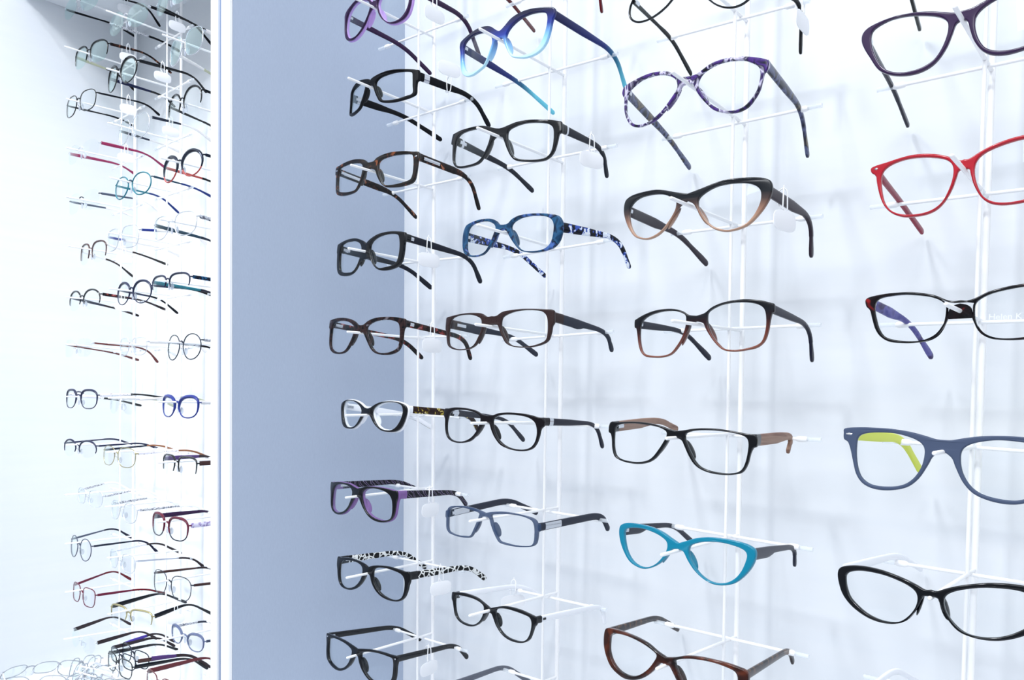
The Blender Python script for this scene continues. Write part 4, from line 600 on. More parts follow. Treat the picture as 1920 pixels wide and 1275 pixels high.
STY = {
 'A1': dict(front=PURP, back=LAV, temple=PURP, th=0.0024, grow=0.0006),
 'A2': dict(front=MATT, temple=MATT, prof=[(0, 4.8, 4.8), (0.3, 4.8, 4.8), (0.6, 4.4, 4.6), (0.9, 3.0, 3.0), (1.3, 2.8, 2.8), (1.8, 3.4, 3.4), (2, 3.2, 3.2)], ep=0.10, plates=[(0.10, 0.21, 1.04, SILVER, 'temple_plate')]),
 'A3': dict(front=TORT, temple=TORTT, prof=[(0, 4.6, 4.6), (0.8, 4.4, 4.4), (0.9, 3.6, 3.6), (1.0, 2.6, 2.6), (1.3, 2.6, 2.6), (1.8, 3.1, 3.1), (2, 2.9, 2.9)], ep=0.06, stud=0.0022, plates=[(0.10, 0.46, 0.5, SILVER, 'temple_plate')]),
 'A4': dict(front=BLACK, temple=CHAR, ep=0.08, prof=[(0, 4.6, 4.6), (0.5, 4.0, 4.0), (0.9, 2.8, 2.8), (1.2, 2.8, 2.8), (1.7, 3.6, 3.6), (2, 3.4, 3.4)], plates=[(0.085, 0.13, 0.55, SILVER, 'hinge_plate')]),
 'A5': dict(front=DEMI, temple=DEMIT, ep=0.07, epm=DEMI, padm=DEMI, plates=[(0.075, 0.14, 0.6, SILVER, 'hinge_plate')]),
 'A6': dict(front=BLACK, back=WHITE, temple=(CAMO, WHITE), prof=[(0, 4.4, 4.4), (0.6, 4.2, 4.2), (0.9, 3.2, 3.2), (1.3, 2.8, 2.8), (2, 2.8, 2.8)], th=0.0018, grow=0.0008, ep=0.06, epm=WHITE),
 'A7': dict(front=BLACK, back=col('lilac_crystal', (168, 124, 200), rough=0.12, alpha=0.8), temple=ZEBP, ep=0.12, epm=col('lilac_crystal', (168, 124, 200)), prof=[(0, 5, 5), (0.5, 4.2, 4.2), (0.9, 3.2, 3.2), (1.3, 3, 3), (2, 3.2, 3.2)], th=0.0022),
 'A8': dict(front=BLACK, temple=LEO, ep=0.14, prof=[(0, 4.9, 4.9), (0.5, 4.2, 4.2), (0.95, 3.2, 3.2), (1.3, 3.2, 3.2), (2, 3.6, 3.6)]),
 'A9': dict(front=BLACK, temple=BLACK, prof=[(0, 4, 4), (0.5, 3.6, 3.6), (0.9, 3.1, 3.1), (1.3, 3, 3), (2, 3.4, 3.4)], stud=0.0012, stud_in=0.003),
 'B0': dict(front=DRED, temple=DRED, prof=THIN),
 'B1': dict(front=BLUEG, temple=BLUET, prof=[(0, 4.4, 4.4), (0.5, 4.2, 4.2), (0.9, 2.8, 2.8), (1.2, 2.4, 2.4), (1.8, 3, 3), (2, 2.8, 2.8)]),
 'B2': dict(front=BLACK, temple=CHAR, ep=0.12, prof=[(0, 4.6, 4.6), (0.5, 3.8, 3.8), (0.9, 2.9, 2.9), (1.3, 2.6, 2.6), (1.8, 3.4, 3.4), (2, 3.2, 3.2)], plates=[(0.12, 0.16, 1.02, SILVER, 'silver_band')]),
 'B3': dict(front=BLUS, temple=BLUST, prof=[(0, 5.4, 5.0), (0.5, 4.4, 4.2), (0.9, 2.8, 2.8), (1.3, 2.6, 2.6), (2, 2.8, 2.8)]),
 'B4': dict(front=BROWN, temple=SLATE, ep=0.18, prof=STEPT),
 'B5': dict(front=ESP, temple=NAVYT, ep=0.10, prof=[(0, 4, 4), (0.5, 3.4, 3.4), (0.9, 2.2, 2.2), (1.3, 2.4, 2.4), (1.8, 3.2, 3.2), (2, 3, 3)], plates=[(0.10, 0.17, 1.08, SILVER, 'silver_ring')]),
 'B6': dict(front=SLATEC, temple=SLATE, ep=0.06, epm=SLATE, padm=SLATEC, prof=[(0, 4, 4), (0.5, 4, 4), (0.9, 3.8, 3.8), (1.3, 3.4, 3.4), (2, 3.6, 3.6)], plates=[(0.08, 0.34, 0.9, SILVER, 'silver_insert')]),
 'B7': dict(front=BLACK, temple=WHITE, ep=0.07, prof=[(0, 3.6, 3.6), (0.5, 3.4, 3.4), (0.9, 2.8, 2.8), (1.3, 2.4, 2.4), (2, 2.6, 2.6)], plates=[(0.09, 0.13, 0.4, BLACK, 'black_inlay')]),
 'B8': dict(front=GREYC, temple=GREYC, padm=GREYC),
 'C0': dict(front=BLACK, temple=MATT, th=0.0022, prof=[(0, 2, 2), (0.7, 1.4, 1.4), (0.85, 2.0, 2.0), (1.2, 2.2, 2.2), (1.8, 2.8, 2.8), (2, 2.4, 2.4)], pad=False, tth=0.0024),
 'C1': dict(front=PURB, temple=PURBT, padm=PURB, prof=[(0, 4.6, 4.6), (0.6, 4.2, 4.2), (0.9, 3.0, 3.0), (1.3, 2.6, 2.6), (1.8, 3.6, 3.6), (2, 3.4, 3.4)]),
 'C2': dict(front=CATG, temple=CATT, prof=[(0, 4.8, 4.8), (0.6, 4.8, 5.0), (0.9, 3.0, 3.0), (1.3, 2.6, 2.6), (1.8, 3.8, 3.8), (2, 3.6, 3.6)]),
 'C3': dict(front=REDG, temple=NAVYT, prof=[(0, 4, 4), (0.6, 3.2, 3.2), (0.95, 2.2, 2.2), (1.3, 2.4, 2.4), (1.8, 3.6, 3.6), (2, 3.4, 3.4)]),
 'C4': dict(front=BLACK, temple=WOOD, ep=0.10, prof=[(0, 4.9, 4.9), (0.6, 4.6, 5.2), (0.75, 4.2, 4.2), (0.95, 3.4, 3.0), (1.3, 3.0, 3.0), (2, 3.2, 3.2)], tth=0.0038),
 'C5': dict(front=TURQ, temple=SLT2, th=0.0044, prof=[(0, 4.8, 5), (0.34, 4.4, 5.2), (0.40, 4.2, 4.6), (0.5, 3.8, 2.0), (0.9, 2.6, 2.2), (1.3, 2.6, 2.6), (1.8, 3.0, 3.0), (2, 2.8, 2.8)]),
 'C6': dict(front=BRT, temple=BRTT, th=0.0046, prof=STD),
 'D0': dict(front=BLACK, temple=BLACK, prof=THIN),
 'D1': dict(front=DPUR, pad=False, temple=NAVYT, prof=[(0, 3, 3), (0.5, 2.2, 2.2), (0.9, 2.0, 2.0), (1.3, 2.2, 2.2), (1.8, 2.8, 2.8), (2, 2.6, 2.6)]),
 'D2': dict(front=RED, pad=False, temple=REDT, stud=0.0014, stud_in=0.0038, prof=[(0, 3.4, 3.4), (0.5, 2.8, 2.8), (0.9, 2.6, 2.6), (1.3, 2.6, 2.6), (1.8, 3.0, 3.0), (2, 2.8, 2.8)]),
 'D3': dict(front=RTOR, pad=False, temple=VIOT, prof=[(0, 4, 4), (0.6, 4.2, 4.6), (0.8, 3.2, 3.6), (0.95, 2.2, 2.2), (1.3, 2.2, 2.2), (1.8, 3.4, 3.4), (2, 3.2, 3.2)]),
 'D4': dict(front=STEEL, pad=False, temple=LIME, stud=0.0030, stud_in=0.0045, prof=[(0, 4.6, 4.6), (0.6, 4.4, 4.4), (0.9, 3.6, 3.6), (1.3, 3.4, 3.4), (2, 3.8, 3.8)]),
 'D5': dict(front=BLACK, temple=WHITE, prof=[(0, 3.6, 3.6), (0.5, 3.4, 3.4), (0.9, 2.8, 2.8), (1.3, 2.4, 2.4), (2, 2.6, 2.6)]),
 'D6': dict(front=CHAR, temple=WHITE, prof=[(0, 3.6, 3.6), (0.5, 3.4, 3.4), (0.9, 2.8, 2.8), (1.3, 2.4, 2.4), (2, 2.6, 2.6)]),
}
LABEL = {
 'A1': 'dark aubergine and lavender cat-eye glasses at the top of the rack beside the panel',
 'A2': 'matt black rectangular wraparound glasses with a silver plate on each temple',
 'A3': 'dark tortoiseshell rectangular glasses with silver temple inlay and flecked brown temples',
 'A4': 'glossy black rounded glasses with charcoal temples, above the smoky tortoise pair',
 'A5': 'smoky tortoiseshell glasses with reddish mottled temples, halfway down the rack by the panel',
 'A6': 'small black and white cat-eye glasses with brown and yellow patterned temples',
 'A7': 'black and translucent purple glasses with purple zebra-striped temples',
 'A8': 'black glasses with black and white leopard-print temples',
 'A9': 'slim black rectangular glasses at the bottom of the rack beside the panel',
 'B0': 'dark red temples of glasses cut off by the top edge above the blue pair',
 'B1': 'blue-to-clear fading glasses with navy and teal temples near the top',
 'B2': 'black rectangular glasses with dark textured temples and a narrow silver band',
 'B3': 'translucent blue glasses with blue, black and white spotted temples',
 'B4': 'brown rectangular glasses with wide stepped slate-grey temples',
 'B5': 'dark brown oval glasses with a ribbed silver ring on each temple',
 'B6': 'translucent slate-blue rectangular glasses with silver temple inserts',
 'B7': 'black rectangular-oval glasses with plain white temples, low on the second rack',
 'B8': 'clear grey glasses at the bottom edge below the pair with white temples',
 'C0': 'thin black round-rimmed glasses cut off by the top edge, third rack',
 'C1': 'purple, black and clear striped round cat-eye glasses',
 'C2': 'black-to-tan fading cat-eye glasses with dark mauve temples',
 'C3': 'black-to-red-brown fading square glasses with dark navy temples',
 'C4': 'black rectangular glasses with light wood-grain temples',
 'C5': 'turquoise cat-eye glasses with dark slate temples',
 'C6': 'glossy brown tortoiseshell glasses at the bottom of the third rack',
 'D0': 'thin dark temple of glasses hanging down above the deep purple pair',
 'D1': 'deep purple cat-eye glasses at the top right corner',
 'D2': 'bright red glasses with crimson temples at the right edge',
 'D3': 'black glasses flecked red with violet temples, below the red pair',
 'D4': 'matt slate-blue glasses with lime-yellow temples',
 'D5': 'large black cat-eye glasses with white temples at the lower right',
 'D6': 'white-templed glasses cut off by the bottom edge at the lower right corner',
 'L1_0': 'rimless round glasses with black temples, topmost of the far-left rack',
 'L1_1': 'half-rimmed glasses with black brow, one tortoiseshell and one cream temple',
 'L1_2': 'thin black full-rimmed metal glasses, third from the top of the far-left rack',
 'L1_3': 'rimless glasses with raspberry red temples on the far-left rack',
 'L1_4': 'pale rimless glasses with slate-grey temples, below the raspberry pair',
 'L1_5': 'half-rimmed glasses with brown brow, pale temples and mottled dark tips',
 'L1_6': 'half-rimmed glasses with black brow and mottled temples, far-left rack, middle height',
 'L1_7': 'pale rimless glasses with thin red-brown temples on the far-left rack',
 'L1_8': 'dark navy double-bridge metal glasses with white dotted temples',
 'L1_9': 'half-rimmed navy glasses with thin navy temples, below the double-bridge pair',
 'L1_10': 'pale silver glasses with braided steel temples and white tips, far-left rack',
 'L1_11': 'slate-blue round metal glasses with dark navy tips on the far-left rack',
 'L1_12': 'burgundy rectangular metal glasses with red-brown tips on the far-left rack',
 'L1_13': 'rimless glasses with wide dark brown temples at the bottom of the far-left rack',
 'L2_0': 'rimless round glasses with one black and one braided temple, top of the middle left rack',
 'L2_1': 'black round metal glasses with heavy brow, second on the middle left rack',
 'L2_2': 'silver glasses with dark grey temples and pale tips, above the teal pair',
 'L2_3': 'teal round metal glasses with blue temple tips',
 'L2_4': 'pale silver rectangular glasses with a short royal-blue temple piece',
 'L2_5': 'navy round metal glasses with black tips, centre of the left alcove',
 'L2_6': 'silver rectangular glasses with pale temples, middle left rack, beside the red-brown pair',
 'L2_7': 'pale rimless drop-shaped glasses on the middle left rack, beside the double-bridge pair',
 'L2_8': 'pale gold-rimmed glasses with tan-brown temple tips',
 'L2_9': 'silver glasses with braided temples, below the pair with tan-brown tips',
 'L2_10': 'thin silver rectangular glasses with dark brown tips on the middle left rack',
 'L2_11': 'half-rimmed gold rectangular glasses with wide black temples',
 'L2_12': 'dark rectangular glasses with brown temples, middle of three crowded on the lowest nose rod',
 'L2_13': 'dark rectangular glasses with violet temple, innermost of three crowded on the lowest nose rod',
 'L2_14': 'black rectangular glasses with black temples, foremost of three crowded on the lowest nose rod',
 'L3_0': 'rimless glasses with black temples cut off by the top edge beside the white panel edge',
 'L3_1': 'silver glasses with pale temples and tinted lenses near the top of the panel edge',
 'L3_2': 'half-rimmed round glasses with black brow and black temples beside the white panel edge',
 'L3_3': 'coral-red round glasses with dark brow beside the white panel edge',
 'L3_4': 'silver glasses with one braided and one dark teal temple beside the panel edge',
 'L3_5': 'half-rimmed navy glasses with blue-black printed temple beside the panel edge',
 'L3_6': 'gunmetal round glasses with braided temple beside the panel edge, middle height',
 'L3_7': 'royal-blue butterfly-shaped metal glasses with pale temples',
 'L3_8': 'half-rimmed black-browed glasses with brown and purple temples beside the panel edge',
 'L3_9': 'burgundy-browed glasses with lilac marbled temple beside the panel edge',
 'L3_10': 'thin dark-rimmed glasses with brown-grey temples, low beside the panel edge',
 'L3_11': 'blue-grey crystal butterfly glasses low beside the panel edge',
 'L3_12': 'brick-red temple of glasses cut off by the bottom edge beside the panel edge',
}
GROUP = {'A': 'eyeglasses on the rack beside the grey-blue panel', 'B': 'eyeglasses on the second rack of the right wall', 'C': 'eyeglasses on the third rack of the right wall', 'D': 'eyeglasses on the rack at the right edge',
 'L1': 'eyeglasses on the far-left rack', 'L2': 'eyeglasses on the middle left rack', 'L3': 'eyeglasses on the rack behind the panel edge'}
HEAPN = 22

ROOTS = {}
for key in STY:
    o = plastic(key, STY[key])
    tag(o, LABEL[key], 'eyeglasses', GROUP[key[0]])
    ROOTS[key] = o

# faint demo-lens lettering on the second lens of the red-flecked frame at the right edge
fc = bpy.data.curves.new('lens_print', 'FONT'); fc.body = 'Helen K'; fc.size = 0.0060; fc.extrude = 0.00004
tmp = bpy.data.objects.new('lens_print', fc); COL.objects.link(tmp); bpy.context.view_layer.update()
me = bpy.data.meshes.new_from_object(tmp.evaluated_get(bpy.context.evaluated_depsgraph_get())); bpy.data.objects.remove(tmp)
for v in me.vertices:
    x, y, z = v.co; u = 0.018 + x
    v.co = (u, GLASSES['D3']['K'] * u * u - 0.0014 - z, -0.0135 + y)
link('lens_print', me, solid('pale_grey_ink', (226, 228, 236), rough=0.6), ROOTS['D3'])

# ---- slim metal glasses of the left alcove
def shape(w, h, c, kind, n=36):
    pts = []
    ex = {'rect': 3.4, 'soft': 2.7, 'round': 2.1, 'cat': 2.5, 'av': 2.3}[kind]
    for i in range(n):
        a = 2 * math.pi * i / n
        u = math.copysign(abs(math.cos(a)) ** (2 / ex), math.cos(a)); v = math.copysign(abs(math.sin(a)) ** (2 / ex), math.sin(a))
        u *= 1 + (0.05 if kind != 'round' else 0.02) * v
        if v < 0 and u < 0: u *= 1 + 0.14 * v
        if kind == 'cat': v += 0.12 * u * (1 if v > 0 else 0.3)
        if kind == 'av' and v < 0: u += 0.08 * v * -1
        pts.append((c[0] + u * w / 2, c[1] + v * h / 2))
    return pts
def metal(key, st):
    g = GLASSES[key]
    root = empty('eyeglasses', g['P'], Euler((g['q'][2], g['q'][1], g['q'][0]), 'XYZ'))
    K = g['K']; w, h = g['w'] / 1e3, g['hh'] / 1e3; c = (g['c'][0] / 1e3, g['c'][1] / 1e3)
    I = shape(w, h, c, st.get('shape', 'soft'))
    n = len(I); fm = st['front']; top = st.get('top', fm); r = st.get('r', 0.0008) * (1.25 if fm not in (PSIL, GOLD) else 1.0)
    rim = st.get('rim', 'full')
    for s in (1, -1):
        lens_mesh(I, K, 'lens', root, s, mat=st.get('lens', LENSA), th=0.0016 if rim != 'full' else 0.0012)
        y3 = lambda p: Vector((s * p[0], K * p[0] ** 2 + 0.001, p[1]))
        if rim == 'full':
            bm = bmesh.new(); tube_bm(bm, [y3(p) for p in I], r, 6, closed=True); from_bm('rim', bm, st.get('low', fm), root, 60)
        if rim in ('top', 'full') and (rim == 'top' or st.get('brow')):
            arc = [I[i % n] for i in range(-2, n // 2 + 3)]
            bm = bmesh.new(); tube_bm(bm, [y3(p) for p in arc], r * 1.5, 6, rs=[r * (1.1 + 1.4 * math.sin(math.pi * min(1, max(0, (i) / len(arc)))) ) for i in range(len(arc))])
            from_bm('browline', bm, top, root, 60)
        # nose pad and its arm
        pu = c[0] - w / 2 + 0.001; pv = c[1] - h * 0.12
        pc = Vector((s * (pu - 0.0022), K * pu * pu + 0.0065, pv - 0.002))
        pd = pad_mesh('nose_pad', root, pc, (0.0012, 0.003, 0.0058), s * -0.5, PADM)
        tube('pad_arm', [y3((pu + 0.0005, pv + 0.004)), (s * pu, K * pu * pu + 0.005, pv + 0.004), pc], 0.0004, SILVER, pd, seg=5)
        # endpiece, temple, tip
        eu = c[0] + w / 2; ev = c[1] + h * 0.25
        H = Vector((s * (eu + 0.003), K * eu * eu + 0.004, ev))
        tube('endpiece', [y3((eu - 0.001, ev)), (s * (eu + 0.0025), K * eu * eu + 0.0016, ev), H], 0.0012, top, root, seg=6)
        bend, tip = [Vector(p) / 1e4 for p in g['R' if s > 0 else 'L']]
        path = path_of(H, bend, tip, n1=8, n2=6)
        hh = st.get('th', 1.6) * 1.22
        prof = [(0, hh, hh), (0.3, hh * 1.05, hh * 1.05), (0.8, hh * 0.75, hh * 0.75), (1.0, 1.5, 1.5), (1.4, 1.9, 1.9), (1.85, 2.6, 2.6), (2, 2.3, 2.3)]
        tp = st.get('tipm', MATT); t1 = st.get('t1', 0.86)
        t = temple_mesh(path, prof, 'temple', root, st.get('templeL', st['temple']) if s < 0 else st['temple'], 0, t1, th=0.0014, sgn=s, round_tip=False, seg=8)
        temple_mesh(path, [(q[0], q[1] + 0.3, q[2] + 0.3) for q in prof], 'temple_tip', t, tp, t1 - 0.02, 2.0, th=0.0026, sgn=s, seg=8)
    b0 = c[0] - w / 2; bv = c[1] + h * 0.16
    br = [(-b0 - 0.0005, bv), (-b0 * 0.5, bv + 0.0022), (0, bv + 0.003), (b0 * 0.5, bv + 0.0022), (b0 + 0.0005, bv)]
    tube('bridge', [(p[0], K * p[0] ** 2 + 0.0005, p[1]) for p in br], r * 1.4, top, root, seg=8)
    if st.get('double'):
        tube('top_bar', [(p[0] * 1.8, K * p[0] ** 2 * 3 + 0.0005, p[1] + 0.006) for p in br], r * 1.2, top, root, seg=8)
    return root
GUN = col('gunmetal', (60, 66, 82), rough=0.25, metal=0.6)
NAVY = col('navy_metal', (26, 34, 70), rough=0.3)
GOLD = col('gold_metal', (214, 202, 150), rough=0.2, metal=0.8)
PSIL = col('pale_silver', (222, 226, 234), rough=0.2, metal=0.7)
TEAL = col('teal_metal', (30, 132, 150), rough=0.3)
TEALD = col('dark_teal_metal', (40, 72, 92), rough=0.3)
BLUTIP = col('blue_tip', (26, 52, 130), rough=0.3)
BURG = col('burgundy_metal', (110, 24, 54), rough=0.3)
ROSE = col('raspberry_temple', (160, 52, 96), rough=0.35)
SLGREY = col('slate_metal', (82, 92, 112), rough=0.3)
BRNM = col('brown_metal', (84, 56, 52), rough=0.3)
BRTIP = col('red_brown_tip', (110, 58, 56), rough=0.35)
PALE = col('pale_temple', (228, 226, 226), rough=0.3)
CREAM = col('cream_temple', (216, 220, 190), rough=0.3)
BLUEM = col('royal_blue_metal', (40, 58, 150), rough=0.3)
ORRED = col('coral_red_metal', (206, 84, 78), rough=0.3)
LILP = mottle('lilac_marble', [(0.45, (232, 226, 244)), (0.58, (156, 122, 204)), (0.7, (236, 232, 246))], scale=150, rough=0.3)
DOTS = mottle('dotted_white', [(0.0, (70, 60, 100)), (0.16, (74, 64, 104)), (0.24, (232, 230, 240)), (1, (236, 234, 242))], kind='dots', scale=260, rough=0.3)
BBLK = mottle('blue_black_print', [(0.5, (24, 26, 40)), (0.58, (40, 130, 190)), (0.7, (24, 28, 44))], scale=200, rough=0.3)
BRAID = mottle('steel_braid', [(0.42, (120, 124, 138)), (0.56, (226, 228, 234)), (0.7, (90, 94, 106))], scale=420, rough=0.3)
ORBR = col('tan_brown_tip', (170, 112, 76), rough=0.3)
PURPT = col('purple_temple', (92, 62, 128), rough=0.3)
VIOLT = col('violet_blue_temple', (84, 66, 180), rough=0.25)
DBRT = col('dark_brown_temple', (52, 40, 44), rough=0.35)
BRRED = col('brick_red_temple', (120, 52, 58), rough=0.3)
CRYB = col('blue_grey_crystal', (120, 134, 178), rough=0.2, alpha=0.7)
TLENS = lens_mat('teal_coated_lens', (0.90, 0.965, 0.96), 1.5)
MS = {
 'L1_0': dict(front=PSIL, rim='none', temple=MATT, shape='round', lens=TLENS, th=1.8),
 'L1_1': dict(front=GOLD, top=BLACK, rim='top', temple=TORTT, templeL=CREAM, shape='soft', th=2.4, tipm=TORTT, lens=TLENS),
 'L1_2': dict(front=BLACK, temple=BLACK, shape='soft', th=1.5),
 'L1_3': dict(front=PSIL, rim='none', temple=ROSE, tipm=ROSE, th=2.6, shape='soft'),
 'L1_4': dict(front=PSIL, rim='none', top=GUN, temple=SLGREY, tipm=PALE, th=1.8, shape='rect'),
 'L1_5': dict(front=PSIL, rim='top', top=BRNM, temple=PALE, tipm=TORT, shape='soft', th=2.0),
 'L1_6': dict(front=PSIL, rim='top', top=BLACK, temple=DEMIT, tipm=DEMI, shape='round', th=2.4, templeL=GUN),
 'L1_7': dict(front=PSIL, rim='none', temple=BRTIP, tipm=BRTIP, shape='rect', th=1.4),
 'L1_8': dict(front=NAVY, brow=True, temple=DOTS, tipm=BLACK, shape='soft', th=2.6, double=True),
 'L1_9': dict(front=PSIL, rim='top', top=NAVY, temple=NAVY, tipm=NAVY, shape='round', th=1.4),
 'L1_10': dict(front=PSIL, temple=BRAID, tipm=WHITE, shape='rect', th=1.6),
 'L1_11': dict(front=SLGREY, temple=GUN, templeL=SLGREY, shape='round', th=1.6, tipm=NAVYT),
 'L1_12': dict(front=BURG, temple=BURG, tipm=REDF, shape='rect', th=2.0),
 'L1_13': dict(front=PSIL, rim='none', temple=DBRT, tipm=DBRT, shape='round', th=3.2, t1=1.0),
 'L2_0': dict(front=PSIL, rim='none', temple=MATT, templeL=BRAID, shape='round', lens=TLENS, th=2.2),
 'L2_1': dict(front=BLACK, brow=True, temple=BLACK, templeL=NAVY, tipm=BLACK, shape='round', th=2.4, lens=TLENS),
 'L2_2': dict(front=PSIL, temple=GUN, tipm=PALE, shape='soft', th=2.0),
 'L2_3': dict(front=TEAL, top=TEALD, temple=TEALD, templeL=TEAL, tipm=BLUTIP, shape='round', th=1.6, r=0.0010),
 'L2_4': dict(front=PSIL, temple=BLUEM, tipm=PALE, shape='rect', th=1.8, t1=0.34),
 'L2_5': dict(front=NAVY, brow=True, temple=NAVY, tipm=MATT, shape='round', th=1.8),
 'L2_6': dict(front=PSIL, temple=PALE, tipm=PALE, shape='rect', th=2.4),
 'L2_7': dict(front=PSIL, rim='none', temple=PALE, tipm=CREAM, shape='av', th=1.8),
 'L2_8': dict(front=GOLD, temple=DOTS, templeL=GUN, tipm=ORBR, shape='soft', th=1.6),
 'L2_9': dict(front=PSIL, temple=BRAID, tipm=WHITE, shape='soft', th=1.8),
 'L2_10': dict(front=PSIL, temple=PSIL, tipm=DBRT, shape='rect', th=1.4),
 'L2_11': dict(front=GOLD, rim='top', temple=BLACK, tipm=BLACK, shape='rect', th=3.4),
 'L2_12': dict(front=GUN, temple=BRNM, templeL=DBRT, tipm=DBRT, shape='rect', th=3.0),
 'L2_13': dict(front=GUN, temple=PURPT, templeL=VIOLT, tipm=DBRT, shape='rect', th=3.2),
 'L2_14': dict(front=BLACK, temple=BLACK, tipm=BLACK, shape='rect', th=3.0),
 'L3_0': dict(front=PSIL, rim='none', temple=MATT, templeL=BLACK, shape='round', th=1.6, lens=TLENS),
 'L3_1': dict(front=PSIL, temple=PALE, tipm=CREAM, shape='soft', th=2.6, lens=TLENS),
 'L3_2': dict(front=PSIL, rim='top', top=BLACK, temple=BLACK, tipm=BLACK, shape='round', th=1.8),
 'L3_3': dict(front=ORRED, brow=True, top=GUN, temple=GUN, templeL=ORRED, shape='round', th=2.0, r=0.001),
 'L3_4': dict(front=PSIL, temple=BRAID, templeL=TEALD, tipm=GUN, shape='soft', th=2.6),
 'L3_5': dict(front=PSIL, rim='top', top=NAVY, temple=BBLK, templeL=TEAL, tipm=NAVYT, shape='soft', th=2.4),
 'L3_6': dict(front=GUN, temple=BRAID, tipm=MATT, shape='round', th=1.8),
 'L3_7': dict(front=BLUEM, brow=True, temple=PALE, tipm=PALE, shape='cat', th=2.6, r=0.001),
 'L3_8': dict(front=PSIL, rim='top', top=BLACK, temple=BRNM, templeL=PURPT, tipm=DBRT, shape='rect', th=3.0),
 'L3_9': dict(front=GUN, brow=True, top=BURG, temple=LILP, templeL=PURP, tipm=PURP, shape='soft', th=3.2),
 'L3_10': dict(front=GUN, temple=BRNM, templeL=BRNM, tipm=DBRT, shape='soft', th=1.8, r=0.0006),
 'L3_11': dict(front=CRYB, brow=True, temple=SLGREY, templeL=BRAID, tipm=GUN, shape='cat', th=1.8),
 'L3_12': dict(front=BRRED, temple=BRRED, tipm=BRRED, shape='rect', th=3.4),
}
for key in MS:
    o = metal(key, MS[key])
    tag(o, LABEL[key], 'eyeglasses', GROUP[key[:2]])
    ROOTS[key] = o

# ---------------------------------------------------------------- price tags hung on temples
def price_tag(key, side, f, label, flip=False, rz=0.0, swing=0.0, w=0.0160, h=0.0086):
    """a rounded plate on a thin plastic loop around the temple of glasses `key`, at fraction f from hinge to bend"""
    g = GLASSES[key]; root0 = ROOTS[key]
    M = Matrix.Translation(Vector(g['P'])) @ Euler((g['q'][2], g['q'][1], g['q'][0]), 'XYZ').to_matrix().to_4x4()
    K = g['K']; hu, hv = abs(g['h'][0]) / 1e4, g['h'][1] / 1e4
    s = 1 if side == 'R' else -1
    H = M @ Vector((s * hu, K * hu * hu, hv)); Bp = M @ (Vector(g[side][0]) / 1e4)
    p = H.lerp(Bp, f)
    d = Vector(((Bp - H).x, (Bp - H).y, 0)).normalized()
    root = empty('price_tag', p, Euler((swing, 0, math.atan2(d.y, d.x) + rz)))
    tag(root, label, 'price tag', 'white price tags hung on the temples')
    sg = -1 if flip else 1
    # local x along the temple, -y outward of the rack, z up
    yo = -0.0034 if s > 0 else 0.0034
    pr = [(0.0034, yo, -0.0105 * sg), (0.0030, yo, 0.0), (0.0022, yo * 0.9, 0.0055 * sg), (0, yo * 0.5, 0.0078 * sg), (-0.0022, yo * 0.9, 0.0055 * sg), (-0.0030, yo, 0.0), (-0.0034, yo, -0.0105 * sg)]
    bk = [(0, yo * 0.5, 0.0078 * sg), (0, -yo * 0.9, 0.0055 * sg), (0, -yo, -0.004 * sg), (0, 0, -0.0085 * sg), (0, yo, -0.0115 * sg)]
    bm = bmesh.new(); tube_bm(bm, catmull(pr, 4, closed=False), 0.0006, 8); tube_bm(bm, catmull(bk, 4, closed=False), 0.0005, 8)
    tube_bm(bm, [(0, yo * 0.5, 0.0078 * sg), (0, yo * 0.5, 0.0098 * sg)], 0.0005, 8)
    from_bm('loop', bm, TAGM, root, 60)
    bm = bmesh.new(); ring = []
    n = 32; cz = (-0.0115 - h) * sg
    for i in range(n):
        a = 2 * math.pi * i / n
        ring.append((math.copysign(abs(math.cos(a)) ** (2 / 3.6), math.cos(a)) * w, math.copysign(abs(math.sin(a)) ** (2 / 3.0), math.sin(a)) * h + cz))
    def lay(y, f): return [bm.verts.new((x * f, y + yo, (z - cz) * f + cz)) for x, z in ring]
    L = [lay(-0.0005, 0.94), lay(-0.0003, 1.0), lay(0.0003, 1.0), lay(0.0005, 0.94)]
    for A, B in zip(L, L[1:]):
        for k in range(n): bm.faces.new((A[k], A[(k + 1) % n], B[(k + 1) % n], B[k]))
    bm.faces.new(L[0]); bm.faces.new(L[-1])
    from_bm('plate', bm, TAGM, root, 50)
    return root
price_tag('A1', 'R', 0.36, 'white oval tag hanging from the aubergine glasses at the top')
price_tag('A2', 'R', 0.50, 'white oval tag flipped upright above the matt black wraparound temple', flip=True)
price_tag('A4', 'R', 0.32, 'white oval tag hanging from the glossy black pair with charcoal temples')
price_tag('A5', 'R', 0.40, 'white oval tag hanging from the smoky tortoiseshell glasses')
price_tag('A7', 'R', 0.50, 'white oval tag hanging from the purple zebra-striped temple')
price_tag('A8', 'R', 0.48, 'white oval tag hanging from the leopard-print temple')
price_tag('A9', 'R', 0.48, 'white oval tag hanging from the slim black pair at the bottom')
price_tag('B2', 'R', 0.66, 'white oval tag hanging from the black glasses with the silver band', rz=-0.35)
price_tag('B7', 'L', 0.90, 'white tag edge behind the post of the second rack, on the white temple', rz=-0.2)
price_tag('C2', 'R', 0.22, 'white oval tag hanging from the black-to-tan cat-eye glasses', rz=-0.2)
price_tag('C0', 'R', 0.95, 'white tag at the top edge, on the thin black round glasses', rz=0.0)
price_tag('L1_0', 'R', 0.55, 'white tag in the shaded corner, on the topmost far-left rimless pair')
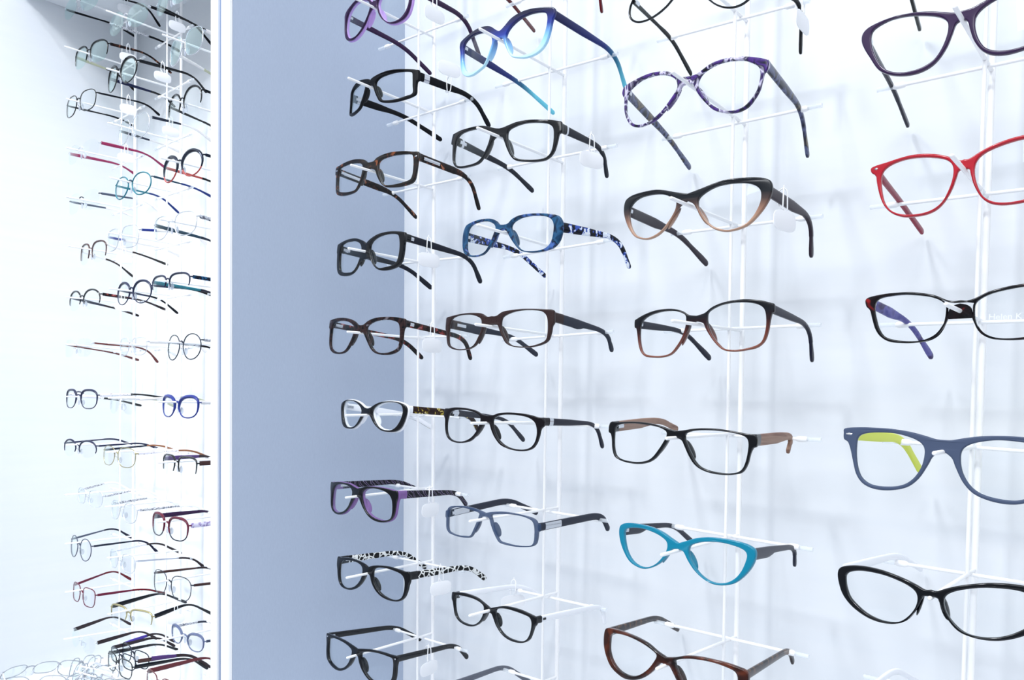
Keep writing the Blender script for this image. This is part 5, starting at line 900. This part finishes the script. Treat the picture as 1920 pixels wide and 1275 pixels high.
price_tag('L1_1', 'R', 0.50, 'white tag hanging from the tortoiseshell temple on the far-left rack')
price_tag('L1_2', 'R', 0.62, 'white tag hanging from the thin black metal pair on the far-left rack')
price_tag('L1_3', 'R', 0.55, 'white tag hanging from the raspberry red temple')
price_tag('L1_5', 'R', 0.45, 'white tag hanging from the brown-browed half-rimmed pair')
price_tag('L1_6', 'R', 0.50, 'white tag hanging from the mottled temple at middle height on the far-left rack')
price_tag('L2_0', 'R', 0.60, 'white tag hanging from the black temple of the rimless pair on the middle left rack')
price_tag('L2_1', 'R', 0.42, 'white tag hanging from the heavy-browed black round pair on the middle left rack')
price_tag('L2_2', 'R', 0.45, 'white tag hanging from the silver pair with dark grey temples')
price_tag('L2_11', 'R', 0.60, 'white tag hanging from the gold pair with wide black temples')


# ---------------------------------------------------------------- heap of pale glasses at the foot of the left alcove
HEAPM = col('dull_silver', (206, 210, 220), rough=0.25, metal=0.6)
proto = None
random.seed(11)
def copy_tree(o, parent=None):
    c = o.copy(); COL.objects.link(c)
    if parent: c.parent = parent
    for ch in list(o.children): copy_tree(ch, c)
    return c
spots = []
for i in range(HEAPN):
    spots.append((-1.79 + 0.52 * ((i * 0.618 + 0.07) % 1), -0.13 + 0.10 * ((i * 0.377) % 1), -0.600 + 0.028 * ((i * 0.741) % 1)))
for i, (x, y, z) in enumerate(spots):
    if proto is None:
        GLASSES['heap'] = dict(P=[x, y, z], q=[0, 0, 0], K=1.5, w=49, hh=36, c=[33, -2], R=[[650, 900, 30], [630, 1200, -180]], L=[[-650, 900, 30], [-630, 1200, -180]], h=[610, 70])
        o = metal('heap', dict(front=HEAPM, temple=PALE, tipm=WHITE, shape='soft', th=1.4))
        proto = o
    else:
        o = copy_tree(proto)
    o.location = (x, y, z)
    o.rotation_euler = (random.uniform(-0.9, 0.1), random.uniform(-0.3, 0.3), random.uniform(-1.4, 1.2))
    tag(o, 'pale silver-rimmed glasses lying in the heap at the bottom left corner', 'eyeglasses', 'pale glasses heaped at the foot of the left alcove')
